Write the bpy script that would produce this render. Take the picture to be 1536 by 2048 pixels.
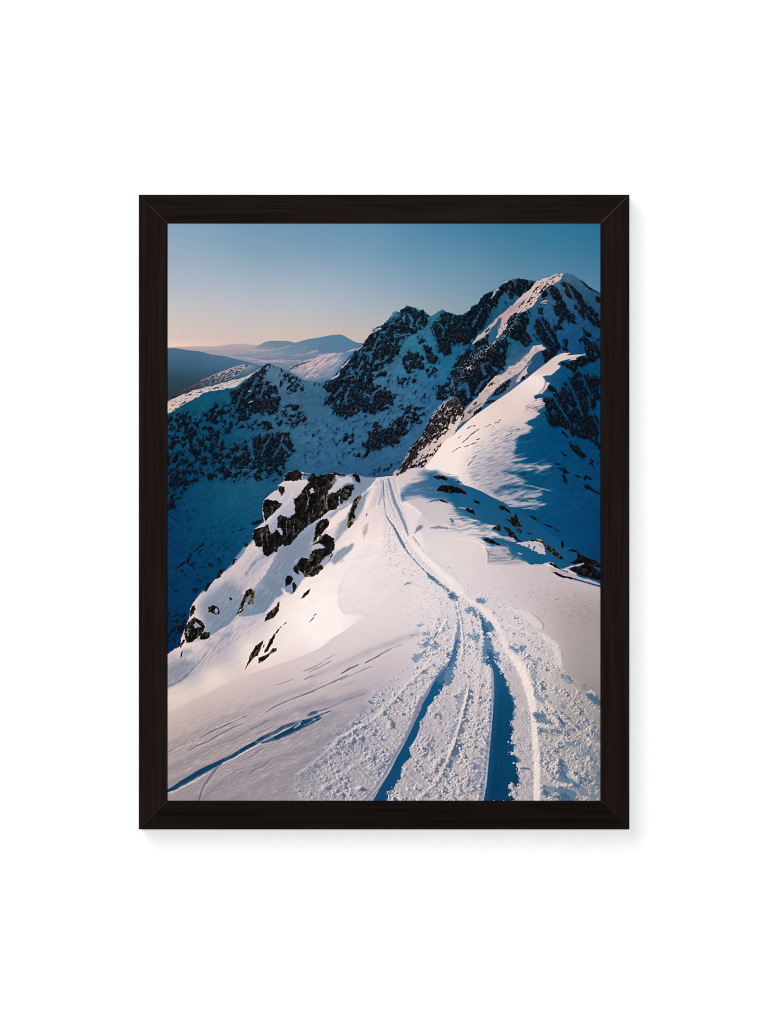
# A framed mountain print hanging on a white wall (Blender 4.5, Cycles).
import bpy, bmesh, math
import numpy as np
from mathutils import Vector, Matrix

for o in list(bpy.data.objects):
    bpy.data.objects.remove(o, do_unlink=True)
scene = bpy.context.scene
COL = scene.collection

# ---------------------------------------------------------------- camera, light, exposure
PXM = 0.300 / 865.6                     # metres per photograph pixel at the frame's face: the opening is 30 cm wide
DEPTH = 0.0255                           # the moulding stands 25 mm off the wall
CAM_D = 5.0                             # camera to the frame's face
cam_data = bpy.data.cameras.new('camera')
cam = bpy.data.objects.new('camera', cam_data); COL.objects.link(cam)
cam.location = (0, -DEPTH - CAM_D, 1.5)
cam.rotation_euler = (math.radians(90), 0, 0)
cam_data.sensor_fit = 'VERTICAL'; cam_data.sensor_height = 24.0; cam_data.sensor_width = 18.0
cam_data.lens = 24.0 * CAM_D / (2048 * PXM)
cam_data.clip_start = 0.05; cam_data.clip_end = 100
scene.camera = cam

world = bpy.data.worlds.new('World'); scene.world = world; world.use_nodes = True
bg = world.node_tree.nodes['Background']
bg.inputs['Color'].default_value = (1, 1, 1, 1); bg.inputs['Strength'].default_value = 0.03

def area(name, loc, target, sx, sy, watts):
    d = bpy.data.lights.new(name, 'AREA'); d.shape = 'RECTANGLE'; d.size = sx; d.size_y = sy; d.energy = watts
    o = bpy.data.objects.new(name, d); COL.objects.link(o); o.location = loc
    o.rotation_euler = (Vector(target) - Vector(loc)).to_track_quat('-Z', 'Y').to_euler()
    return o
area('front_fill', (0.0, -6.0, 1.56), (0, 0, 1.5), 0.45, 0.45, 317)          # added fill lamp behind the camera: wall evenly white up to the frame
area('upper_left_key', (-2.32, -6.0, 1.5 + 2.84), (0, 0, 1.5), 3.3, 4.2, 206)     # unseen soft lamp at the upper left, placed for the drop shadow

scene.view_settings.view_transform = 'Standard'; scene.view_settings.look = 'None'
scene.view_settings.exposure = 0; scene.view_settings.gamma = 1; scene.view_settings.use_curve_mapping = False
scene.render.engine = 'CYCLES'
scene.cycles.filter_width = 1.0
scene.cycles.max_bounces = 4
scene.cycles.use_denoising = True; scene.cycles.denoiser = 'OPENIMAGEDENOISE'
scene.cycles.denoising_input_passes = 'RGB_ALBEDO_NORMAL'; scene.cycles.denoising_prefilter = 'ACCURATE'
LIGHT = 1.24                           # what the lamps multiply a matt albedo by at the print

# ---------------------------------------------------------------- materials
def new_mat(name):
    m = bpy.data.materials.new(name); m.use_nodes = True
    return m, m.node_tree, m.node_tree.nodes['Principled BSDF']

def wall_material():
    m, t, p = new_mat('white_wall_paint')
    n = t.nodes.new('ShaderNodeTexNoise'); n.inputs['Scale'].default_value = 140; n.inputs['Detail'].default_value = 3
    c = t.nodes.new('ShaderNodeTexCoord'); t.links.new(c.outputs['Object'], n.inputs['Vector'])
    b = t.nodes.new('ShaderNodeBump'); b.inputs['Strength'].default_value = .02; b.inputs['Distance'].default_value = .0005
    t.links.new(n.outputs['Fac'], b.inputs['Height']); t.links.new(b.outputs['Normal'], p.inputs['Normal'])
    p.inputs['Base Color'].default_value = (.86, .86, .862, 1)
    p.inputs['Roughness'].default_value = .95; p.inputs['Specular IOR Level'].default_value = .0
    return m

def wood_material(name, dark, light, seed):
    m, t, p = new_mat(name)
    c = t.nodes.new('ShaderNodeTexCoord')
    mp = t.nodes.new('ShaderNodeMapping'); mp.inputs['Scale'].default_value = (7, 190, 190); mp.inputs['Location'].default_value = (seed * 3.1, seed * 1.7, seed)
    t.links.new(c.outputs['Object'], mp.inputs['Vector'])
    n = t.nodes.new('ShaderNodeTexNoise'); n.inputs['Scale'].default_value = 1.0; n.inputs['Detail'].default_value = 5; n.inputs['Roughness'].default_value = .6
    n.inputs['Distortion'].default_value = .6
    t.links.new(mp.outputs['Vector'], n.inputs['Vector'])
    mp2 = t.nodes.new('ShaderNodeMapping'); mp2.inputs['Scale'].default_value = (22, 1500, 1500); mp2.inputs['Location'].default_value = (seed, 0, 0)
    t.links.new(c.outputs['Object'], mp2.inputs['Vector'])
    n2 = t.nodes.new('ShaderNodeTexNoise'); n2.inputs['Scale'].default_value = 1.0; n2.inputs['Detail'].default_value = 2
    t.links.new(mp2.outputs['Vector'], n2.inputs['Vector'])
    mx = t.nodes.new('ShaderNodeMath'); mx.operation = 'MULTIPLY_ADD'; mx.inputs[1].default_value = .35
    t.links.new(n2.outputs['Fac'], mx.inputs[0])
    ms = t.nodes.new('ShaderNodeMath'); ms.operation = 'MULTIPLY'; ms.inputs[1].default_value = .65
    t.links.new(n.outputs['Fac'], ms.inputs[0]); t.links.new(ms.outputs[0], mx.inputs[2])
    r = t.nodes.new('ShaderNodeValToRGB')
    r.color_ramp.elements[0].position = .36; r.color_ramp.elements[0].color = (*dark, 1)
    r.color_ramp.elements[1].position = .60; r.color_ramp.elements[1].color = (*light, 1)
    t.links.new(mx.outputs[0], r.inputs['Fac']); t.links.new(r.outputs['Color'], p.inputs['Base Color'])
    b = t.nodes.new('ShaderNodeBump'); b.inputs['Strength'].default_value = .15; b.inputs['Distance'].default_value = .0002
    t.links.new(mx.outputs[0], b.inputs['Height']); t.links.new(b.outputs['Normal'], p.inputs['Normal'])
    p.inputs['Roughness'].default_value = .7; p.inputs['Specular IOR Level'].default_value = .0
    return m

def flat_wood(name, col):
    m, t, p = new_mat(name)
    n = t.nodes.new('ShaderNodeTexNoise'); n.inputs['Scale'].default_value = 260
    c = t.nodes.new('ShaderNodeTexCoord'); t.links.new(c.outputs['Object'], n.inputs['Vector'])
    r = t.nodes.new('ShaderNodeValToRGB')
    r.color_ramp.elements[0].position = .3; r.color_ramp.elements[0].color = (*[v * .75 for v in col], 1)
    r.color_ramp.elements[1].position = .7; r.color_ramp.elements[1].color = (*[v * 1.2 for v in col], 1)
    t.links.new(n.outputs['Fac'], r.inputs['Fac']); t.links.new(r.outputs['Color'], p.inputs['Base Color'])
    p.inputs['Roughness'].default_value = .7; p.inputs['Specular IOR Level'].default_value = .05
    return m

def print_material(rgb):
    h, w = rgb.shape[:2]
    im = bpy.data.images.new('mountain_print', w, h, alpha=False, float_buffer=False)
    px = np.ones((h, w, 4), np.float32); px[..., :3] = rgb[::-1]
    im.pixels.foreach_set(px.ravel()); im.update(); im.pack()
    m, t, p = new_mat('matt_print_paper')
    tx = t.nodes.new('ShaderNodeTexImage'); tx.image = im; tx.extension = 'EXTEND'
    uv = t.nodes.new('ShaderNodeUVMap'); uv.uv_map = 'UVMap'; t.links.new(uv.outputs['UV'], tx.inputs['Vector'])
    k = t.nodes.new('ShaderNodeMix'); k.data_type = 'RGBA'; k.blend_type = 'MULTIPLY'; k.inputs['Factor'].default_value = 1
    k.inputs['B'].default_value = (1 / LIGHT, 1 / LIGHT, 1 / LIGHT, 1)       # ink on paper: white ink-free paper is about 0.82
    t.links.new(tx.outputs['Color'], k.inputs['A']); t.links.new(k.outputs['Result'], p.inputs['Base Color'])
    p.inputs['Roughness'].default_value = .9; p.inputs['Specular IOR Level'].default_value = 0
    return m

# ART BEGIN ------------------------------------------------------------------
# The picture on the print: an alpine ridge, painted in numpy at print pixels.
W, H = 866, 1154
OX, OY = 335.0, 447.0
PX, PY = np.meshgrid(OX + np.arange(W) + .5, OY + np.arange(H) + .5)
PX = PX.astype(np.float32); PY = PY.astype(np.float32)
IMG = np.zeros((H, W, 3), np.float32)
TILE = dict(A=(335, 440), B=(635, 440), C=(905, 440), D=(335, 660), E=(605, 600), F=(905, 620), G=(335, 900),
            H=(605, 860), I=(905, 880), J=(335, 1100), K=(605, 1060), L=(905, 1100), M=(335, 1310),
            N=(605, 1310), O=(905, 1310))

def P(tile, s):
    a = np.array([float(v) for v in s.replace(',', ' ').split()], np.float32).reshape(-1, 2)
    if tile:
        a = a / 5.12 + np.array(TILE[tile], np.float32)
    return a

def PW(tile, s):                                        # x,y,width triples (width in print pixels)
    a = np.array([float(v) for v in s.replace(',', ' ').split()], np.float32).reshape(-1, 3)
    if tile:
        a[:, :2] = a[:, :2] / 5.12 + np.array(TILE[tile], np.float32)
    return a

def sstep(a, b, x):
    t = np.clip((x - a) / (b - a), 0, 1)
    return t * t * (3 - 2 * t)

def hash2(ix, iy, seed):
    h = (ix.astype(np.int64) * 374761393 + iy.astype(np.int64) * 668265263 + seed * 974634777) & 0x7fffffff
    h = ((h ^ (h >> 13)) * 1274126177) & 0x7fffffff
    h = ((h ^ (h >> 16)) * 1911520717) & 0x7fffffff
    return (h ^ (h >> 15)) & 0xffff

def perlin(x, y, seed=0):
    x0 = np.floor(x); y0 = np.floor(y)
    fx = (x - x0).astype(np.float32); fy = (y - y0).astype(np.float32)
    ux = fx * fx * fx * (fx * (fx * 6 - 15) + 10); uy = fy * fy * fy * (fy * (fy * 6 - 15) + 10)
    def g(dx, dy):
        a = hash2(x0 + dx, y0 + dy, seed) * np.float32(2 * math.pi / 65536)
        return np.cos(a) * (fx - dx) + np.sin(a) * (fy - dy)
    a = g(0, 0); b = g(1, 0); c = g(0, 1); d = g(1, 1)
    return ((a + (b - a) * ux) * (1 - uy) + (c + (d - c) * ux) * uy) * 1.5

def fbm(x, y, seed=0, octs=4, gain=.55):
    s = 0; amp = 1; tot = 0
    for o in range(octs):
        s = s + amp * perlin(x * 2 ** o + 17.3 * o, y * 2 ** o - 9.1 * o, seed + 31 * o)
        tot += amp * amp; amp *= gain
    return s / math.sqrt(tot)                            # about unit-ish spread (sd near 0.4)

def rot(x, y, deg, sx, sy):                             # coordinates along / across a direction, in units of sx, sy
    c, s = math.cos(math.radians(deg)), math.sin(math.radians(deg))
    return (x * c + y * s) / sx, (-x * s + y * c) / sy

def uni(n, sd=.42):                                     # roughly uniform 0..1
    return .5 * (1 + np.tanh(.8 * n / sd))

def worley(x, y, seed=0):
    x0 = np.floor(x); y0 = np.floor(y)
    best = np.full(x.shape, 9, np.float32); idv = np.zeros(x.shape, np.float32); bx = np.zeros_like(best); by = np.zeros_like(best)
    for dx in (-1, 0, 1):
        for dy in (-1, 0, 1):
            cx = x0 + dx; cy = y0 + dy
            h1 = hash2(cx, cy, seed) / 65536.; h2 = hash2(cx, cy, seed + 7) / 65536.
            ex = cx + .1 + .8 * h1 - x; ey = cy + .1 + .8 * h2 - y
            d = ex * ex + ey * ey
            m = d < best
            best = np.where(m, d, best); idv = np.where(m, hash2(cx, cy, seed + 13) / 65536., idv)
            bx = np.where(m, ex, bx); by = np.where(m, ey, by)
    return np.sqrt(best).astype(np.float32), idv.astype(np.float32), bx.astype(np.float32), by.astype(np.float32)

def crop(pts, pad):
    x0 = max(int(pts[:, 0].min() - OX - pad), 0); x1 = min(int(pts[:, 0].max() - OX + pad) + 2, W)
    y0 = max(int(pts[:, 1].min() - OY - pad), 0); y1 = min(int(pts[:, 1].max() - OY + pad) + 2, H)
    return (slice(y0, max(y1, y0)), slice(x0, max(x1, x0)))

def sdf(poly, pad=12):
    sl = crop(poly, pad)
    x = PX[sl]; y = PY[sl]
    if x.size == 0: return sl, x
    d2 = np.full(x.shape, 1e9, np.float32); ins = np.zeros(x.shape, bool)
    n = len(poly)
    for i in range(n):
        ax, ay = poly[i]; bx, by = poly[(i + 1) % n]
        ex, ey = bx - ax, by - ay
        l2 = ex * ex + ey * ey + 1e-9
        t = np.clip(((x - ax) * ex + (y - ay) * ey) / l2, 0, 1)
        d2 = np.minimum(d2, (x - ax - t * ex) ** 2 + (y - ay - t * ey) ** 2)
        if ay != by:
            c = ((ay > y) != (by > y)) & (x < ex * (y - ay) / (by - ay) + ax)
            ins ^= c
    d = np.sqrt(d2)
    return sl, np.where(ins, d, -d)

def blend(sl, m, col):
    c = np.asarray(col, np.float32)
    if c.ndim == 3 and c.shape[0] == H: c = c[sl]
    IMG[sl] += (c - IMG[sl]) * m[..., None]

def mask(poly, soft=.8, rough=0, rs=5, ang=0, stretch=1, seed=1, octs=3):
    sl, d = sdf(poly, 12 + rough * 2 + soft)
    if d.size and rough:
        u, v = rot(PX[sl], PY[sl], ang, rs * stretch, rs)
        d = d + rough * 1.6 * fbm(u, v, seed, octs)
    return sl, sstep(-soft, soft, d)

def fill(poly, col, soft=.8, rough=0, rs=5, ang=0, stretch=1, seed=1, op=1., octs=3, fade=None):
    sl, m = mask(poly, soft, rough, rs, ang, stretch, seed, octs)
    if fade is not None: m = m * fade[sl]
    if m.size: blend(sl, m * op, col)

def stroke(pw, col, soft=1., rough=0, rs=4, op=1., seed=3, fade=0):
    p = pw[:, :2]; w = pw[:, 2] * .37; rough = rough * .6; rs = rs * 1.7
    pad = w.max() + 4 + rough * 2 + soft
    sl = crop(p, pad); x = PX[sl]; y = PY[sl]
    if x.size == 0: return
    best = np.full(x.shape, -1e9, np.float32)
    for i in range(len(p) - 1):
        ax, ay = p[i]; ex, ey = p[i + 1] - p[i]
        t = np.clip(((x - ax) * ex + (y - ay) * ey) / (ex * ex + ey * ey + 1e-9), 0, 1)
        best = np.maximum(best, w[i] + (w[i + 1] - w[i]) * t - np.sqrt((x - ax - t * ex) ** 2 + (y - ay - t * ey) ** 2))
    if rough: best = best + rough * 1.6 * fbm(x / rs, y / rs, seed, 2)
    blend(sl, sstep(-soft, soft, best) * op, col)

def seg_dist(pw):
    p = pw[:, :2]; w = pw[:, 2]
    best = np.full((H, W), 1e9, np.float32); ww = np.ones((H, W), np.float32)
    sl = crop(p, w.max() * 3 + 4)
    x = PX[sl]; y = PY[sl]
    b = best[sl].copy(); wo = ww[sl].copy()
    for i in range(len(p) - 1):
        ax, ay = p[i]; ex, ey = p[i + 1] - p[i]
        t = np.clip(((x - ax) * ex + (y - ay) * ey) / (ex * ex + ey * ey + 1e-9), 0, 1)
        d = np.sqrt((x - ax - t * ex) ** 2 + (y - ay - t * ey) ** 2)
        wi = w[i] + (w[i + 1] - w[i]) * t
        c = d < b
        wo = np.where(c, wi, wo); b = np.minimum(b, d)
    return sl, b, wo

def field(pts, power=3.0, smooth=12.):                   # smooth colour field through control points (multiquadric)
    a = np.array(pts, np.float64).reshape(-1, 5)
    xy = a[:, :2]; c2 = (smooth * 1.6) ** 2
    D = np.sqrt(((xy[:, None] - xy[None]) ** 2).sum(-1) + c2)
    D[np.arange(len(a)), np.arange(len(a))] -= 3.0
    mean = a[:, 2:].mean(0)
    n = len(a)
    A = np.zeros((n + 1, n + 1)); A[:n, :n] = D; A[n, :n] = 1; A[:n, n] = 1
    wts = np.linalg.solve(A, np.concatenate([a[:, 2:] - mean, np.zeros((1, 3))]))
    xs = PX[::4, ::4].astype(np.float64); ys = PY[::4, ::4].astype(np.float64)
    f = np.zeros(xs.shape + (3,)) + mean + wts[n]
    for k in range(n):
        f += np.sqrt((xs - xy[k, 0]) ** 2 + (ys - xy[k, 1]) ** 2 + c2)[..., None] * wts[k]
    f = np.clip(f, a[:, 2:].min(0), a[:, 2:].max(0))
    return upsample(f.astype(np.float32))

def upsample(f):
    hh, ww = f.shape[:2]
    gx = np.clip((np.arange(W) - 0) / 4., 0, ww - 1); gy = np.clip((np.arange(H) - 0) / 4., 0, hh - 1)
    x0 = np.minimum(gx.astype(int), ww - 2); y0 = np.minimum(gy.astype(int), hh - 2)
    fx = (gx - x0)[None, :, None].astype(np.float32); fy = (gy - y0)[:, None, None].astype(np.float32)
    a = f[y0][:, x0]; b = f[y0][:, x0 + 1]; c = f[y0 + 1][:, x0]; d = f[y0 + 1][:, x0 + 1]
    return ((a * (1 - fx) + b * fx) * (1 - fy) + (c * (1 - fx) + d * fx) * fy).astype(np.float32)

def blur(a, s):
    r = int(3 * s) + 1
    k = np.exp(-.5 * (np.arange(-r, r + 1) / s) ** 2); k /= k.sum()
    for ax in (0, 1):
        p = [(0, 0)] * a.ndim; p[ax] = (r, r)
        q = np.pad(a, p, mode='edge')
        out = 0
        for i, kv in enumerate(k):
            ss = [slice(None)] * a.ndim; ss[ax] = slice(i, i + a.shape[ax])
            out = out + kv * q[tuple(ss)]
        a = out
    return a.astype(np.float32)

def lin(seq):                                           # "x y r g b | ..." control points
    return [tuple(float(v) for v in q.split()) for q in seq.strip().split('|') if q.strip()]

def paint_sky():
    f = field(lin('''340 450 135 163 186|450 450 122 157 182|560 450 112 150 177|680 450 104 146 174|770 450 96 142 172|860 450 78 132 164|
    950 450 66 124 156|1050 450 54 118 150|1195 450 40 110 146|340 500 150 170 188|500 500 130 160 182|640 500 122 155 180|800 500 104 146 174|
    920 500 90 138 166|1050 500 70 126 156|1195 500 56 116 148|340 550 168 178 192|480 550 158 175 190|640 550 150 170 188|800 550 128 158 180|
    950 550 108 145 168|1080 550 90 134 162|1195 550 76 124 156|340 590 182 186 196|480 590 176 182 196|640 590 168 178 192|780 590 150 168 184|920 590 126 155 174|
    340 630 202 194 190|460 630 194 190 192|600 630 186 188 190|720 630 176 180 186|830 630 160 170 178|900 640 150 162 170|
    340 662 206 192 187|460 662 204 189 185|600 662 200 188 182|700 662 192 182 178|780 662 184 178 176|
    340 685 216 193 183|440 685 212 190 183|560 685 208 190 180|700 682 204 184 176|340 720 220 198 184|600 720 208 190 180'''), 3.2, 22)
    IMG[:] = f
    g = sstep(14, 0, np.abs(PY - 690)) * sstep(470, 350, PX) * .55
    blend((slice(0, H), slice(0, W)), g, (246, 208, 180))

def paint_far():
    # pink far ridges and the haze valley
    base = field(lin('''340 692 196 168 164|430 692 188 166 168|500 690 182 162 166|340 715 170 160 168|430 712 160 156 168|520 705 158 150 162|
    560 715 140 145 162|480 728 112 132 154|600 700 112 136 156|700 700 96 130 154|660 730 92 124 150|560 740 96 124 150|700 760 90 122 150'''), 3, 14)
    fill(P('D', '-20 176 200 168 330 163 500 166 600 148 700 141 770 136 830 145 900 152 1000 146 1200 150 1536 140 1536 500 -20 500'), base, 1)
    fill(P('D', '800 226 860 196 930 160 985 126 1030 114 1070 110 1220 110 1270 120 1320 136 1420 180 1420 260 800 260'),
         field(lin('510 690 128 138 154|545 684 106 128 148|590 686 104 128 150|540 700 122 138 158|600 700 104 130 152'), 3, 8), 1, fade=sstep(709, 696, PY) * sstep(486, 530, PX + (702 - PY) * 1.2))
    fill(P('E', '-200 470 -110 440 -60 432 0 415 60 398 160 384 230 370 290 358 380 351 410 358 440 372 500 408 550 433 610 440 700 445 700 700 -200 700'),
         field(lin('600 690 100 130 152|640 678 92 128 152|680 672 86 124 150|720 688 84 120 148|650 700 82 118 146|600 705 112 132 156|660 715 96 128 156|710 710 88 120 150'), 3, 8), 1, fade=np.maximum(sstep(560, 600, PX), 0) * sstep(722, 704, PY) + sstep(640, 690, PX) * sstep(704, 722, PY))
    for s, c, op in (('-20 182 150 178 300 184 460 180 620 176 760 182 900 176 1000 186 1000 300 -20 300', (172, 156, 166), .6),
                     ('300 215 420 205 560 208 700 198 860 204 1000 196 1000 320 300 320', (150, 146, 162), .5),
                     ('560 250 700 232 860 222 980 226 1120 214 1300 224 1536 212 1536 340 560 340', (112, 132, 154), .5),
                     ('900 290 1050 276 1200 268 1400 280 1536 262 1536 360 900 360', (94, 122, 148), .5)):
        fill(P('D', s), c, 1.6, 1.0, 9, 0, 3, seed=19, op=op, fade=sstep(745, 716, PY))
    u, v = rot(PX, PY, -24, 14, 4)
    nn = uni(fbm(u, v, 6, 3)); hm = sstep(690, 676, PY) * 0 + sstep(480, 560, PX) * sstep(664, 690, PY) * sstep(722, 700, PY)
    blend((slice(0, H), slice(0, W)), np.clip(nn - .62, 0, 1) * hm * .55, (150, 152, 166))
    # pale streaks over the valley floor
    u, v = rot(PX, PY, -6, 46, 2.6)
    n = uni(fbm(u, v, 5, 3)) * sstep(690, 712, PY) * sstep(430, 520, PX) * sstep(752, 730, PY)
    blend((slice(0, H), slice(0, W)), np.clip((n - .55) * 1.6, 0, .5), (172, 156, 168))
    for s in ('850 215 3 1000 208 3 1150 190 3 1250 160 2', '620 268 3 900 300 4 1020 318 5 1350 312 3', '1440 236 3 1490 222 7 1536 214 4',
              '560 262 2 700 236 3 900 232 2', '900 330 3 1100 322 3 1250 340 2'):
        stroke(PW('D', s), (190, 168, 174), 1.6, .8, 9, .55)
    # dark blue hill at the left edge
    f = field(lin('''340 700 74 106 132|400 705 72 108 136|460 716 78 112 138|520 730 84 114 142|340 730 56 92 118|420 728 64 100 130|480 738 62 100 130|
    340 752 48 74 92|400 752 50 80 102|440 748 52 88 112|350 775 44 62 74|420 768 46 66 80|340 800 50 58 66'''), 3.2, 10)
    fill(P('D', '-20 186 70 183 130 192 200 204 320 215 390 232 450 250 560 262 640 280 700 296 830 330 900 346 1000 370 1000 500 500 700 -20 900'), f, 1)
    u, v = rot(PX, PY, 15, 9, 3)
    n = uni(fbm(u, v, 9, 3))
    sl, m = mask(P('D', '-20 230 300 260 600 330 700 380 -20 440'), 8)
    blend(sl, m * np.clip(n[sl] - .6, 0, 1) * .55, (96, 124, 144))
    # small mid ridge
    f = field(lin('''345 790 66 62 66|400 765 78 84 96|440 752 120 122 134|480 735 150 146 156|500 728 140 142 156|440 765 52 78 98|480 752 56 88 112|520 735 60 98 126|
    400 785 50 66 78|560 745 64 104 136'''), 3.2, 8)
    fill(P('D', '-20 694 60 668 200 590 340 520 420 484 520 440 620 402 700 372 780 352 840 354 900 362 1000 365 1000 560 -20 800'), f, .9, .8, 4)
    u, v = rot(PX, PY, -28, 8, 2.4)
    n = uni(fbm(u, v, 12, 3))
    sl, m = mask(P('D', '0 690 200 592 520 442 780 354 830 356 760 440 600 520 400 560 200 640 0 720'), 3)
    blend(sl, m * sstep(.55, .7, n[sl]) * .75, (34, 44, 56))
    blend(sl, m * sstep(.36, .2, n[sl]) * .6 * sstep(380, 450, PX[sl]), (206, 180, 176))
    stroke(PW('D', '340 518 2 520 440 3 700 376 3 800 354 2'), (188, 166, 166), 1, .8, 4, .6)

SHADE = None
def shade_field():
    return field(lin('''340 830 18 78 108|340 870 16 74 110|340 950 6 60 98|340 1030 6 62 104|340 1100 6 58 100|340 1180 6 56 98|345 1260 3 46 86|
    400 810 14 82 112|450 790 16 84 114|500 780 38 94 126|550 750 78 114 144|575 770 72 112 146|600 800 56 98 132|640 840 54 104 142|600 870 52 102 140|
    620 920 44 96 136|560 900 40 92 128|500 900 26 82 116|450 900 14 72 108|400 900 12 70 106|500 955 30 88 122|560 960 26 82 120|450 990 16 80 114|420 1040 8 74 112|
    480 1040 10 78 118|500 1080 12 78 118|430 1100 6 66 106|400 1180 5 58 100|
    660 800 46 100 136|700 900 46 100 140|760 760 62 112 148|790 780 58 108 146|700 800 44 98 136|850 780 46 104 146|800 880 50 102 144|750 930 40 88 128|830 900 44 96 138|
    880 740 34 104 146|900 690 26 96 132|900 650 38 100 130|800 640 44 108 138|840 660 48 116 148|780 690 46 108 138|720 720 44 100 130|
    940 640 34 98 132|1000 600 30 90 122|1040 580 46 94 126|1000 720 38 92 128|1030 700 34 90 126|1020 740 60 106 142|
    1130 560 62 96 130|1160 580 48 90 126|1110 590 50 92 128|1085 640 30 88 134|1150 620 34 84 126|1190 620 30 76 116|1180 700 14 72 118|1090 700 20 80 128|1130 680 20 82 130|
    1070 730 70 104 136|1120 760 8 76 122|1180 800 6 68 112|1100 850 6 74 120|1060 880 6 76 122|1100 920 6 74 118|1180 900 6 66 112|1100 1000 8 78 122|1180 1000 6 68 114|
    1190 1100 5 54 96|1100 1080 8 74 118|1040 1040 10 78 120|980 1010 14 84 124|1000 970 14 82 124'''), 3.2, 10)

def paint_mountains():
    global SHADE
    SHADE = shade_field()
    # gentle tone noise of wind-packed snow in shade
    u, v = rot(PX, PY, -35, 16, 7)
    SHADE = SHADE * (1 + .10 * fbm(u, v, 21, 4))[..., None] * np.array([.98, .955, .925], np.float32) + np.array([2, 0, 0], np.float32)
    SHADE = SHADE * (1 + .05 * fbm(PX / 2.6, PY / 1.8, 23, 2) + .05 * fbm(PX / 40, PY / 26, 24, 2))[..., None]
    # lit snow hill behind the notch
    f = field(lin('''590 735 178 162 172|625 720 184 166 172|648 712 190 168 172|668 716 170 160 172|672 735 110 128 156|690 725 92 122 152|660 748 130 140 162|640 760 96 118 146|700 715 86 120 150|700 705 90 124 154|620 745 186 168 174|650 735 180 164 174|680 725 120 138 162|600 755 100 126 152|
    640 755 74 108 136|690 740 76 112 142|720 700 84 120 150'''), 3.2, 8)
    fill(P('D', '1215 412 1270 372 1330 345 1400 318 1480 290 1536 275 1600 262 1700 238 1820 224 1940 200 2000 160 2000 600 1300 640'), f, .9, .8, 4)
    u, v = rot(PX, PY, -32, 22, 5)
    n = uni(fbm(u, v, 14, 4))
    sl, m = mask(P('D', '1235 408 1330 350 1480 294 1700 244 1850 230 1700 420 1500 520 1420 500'), 4)
    blend(sl, m * sstep(.5, .85, n[sl]) * .55, (94, 116, 144))
    blend(sl, m * sstep(.3, .12, n[sl]) * .5, (226, 200, 194))
    stroke(PW('D', '1240 412 3 1300 370 6 1360 350 5 1450 318 2'), (38, 58, 78), 1, 1.2, 3, .7)
    stroke(PW('E', '170 566 2 260 556 4 340 542 2'), (214, 190, 186), 1, .5, 4, .7)
    stroke(PW('E', '465 526 2 510 512 5 555 498 2'), (214, 190, 190), 1, .5, 4, .7)
    # left mountain, bowl and main crest in shade
    fill(P('D', '-20 742 100 682 200 646 330 600 420 578 500 560 640 520 760 490 820 465 870 440 920 408 960 380 1000 355 1030 345 1070 350 1140 380 1230 410 1300 450 1390 510 1450 530 1536 560 1536 2400 -20 3400'),
         SHADE, .8, .5, 3)
    crest = P('E', '-120 900 0 830 60 820 190 850 300 800 380 700 440 630 480 570 550 510 620 450 650 405 680 370 720 300 760 275 830 250 870 200 900 160 930 125 960 112 985 125 1005 105 1030 80 1065 52 1100 70 1160 75 1200 105 1230 95 1270 130 1312 165 1360 140 1400 110 1440 98 1480 125 1536 135')
    crest2 = P('C', '40 972 90 970 120 960 180 920 200 880 260 860 290 800 330 760 400 730 470 690 540 640 620 600 680 597 740 605 860 622 930 600 1000 578 1070 550 1130 548 1190 545 1240 560 1300 605 1350 630 1400 680 1470 720 1540 756')
    poly = np.concatenate([crest, crest2, np.array([[1220, 1250], [335, 1420], [335, 860]], np.float32)])
    fill(poly, SHADE, .8, .9, 3.2, seed=4, octs=2)
    global MTN
    MTN = np.zeros((H, W), np.float32)
    sl, m = mask(poly, .8, .9, 3.2, seed=4, octs=2); MTN[sl] = m
    sl, m = mask(P('D', '-20 742 200 646 420 578 640 520 820 465 920 408 960 380 1030 345 1070 350 1140 380 1300 450 1390 510 1536 560 1536 2400 -20 3400'), .8, .5, 3); MTN[sl] = np.maximum(MTN[sl], m)

ROCKD = []
def dens_of(items, default=0.):
    d = np.full((H, W), default, np.float32)
    for tile, val, soft, s in items:
        sl, sd = sdf(P(tile, s), 14 + soft)
        if sd.size == 0: continue
        d[sl] = np.maximum(d[sl], val * sstep(-soft, soft, sd))
    return d

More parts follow.
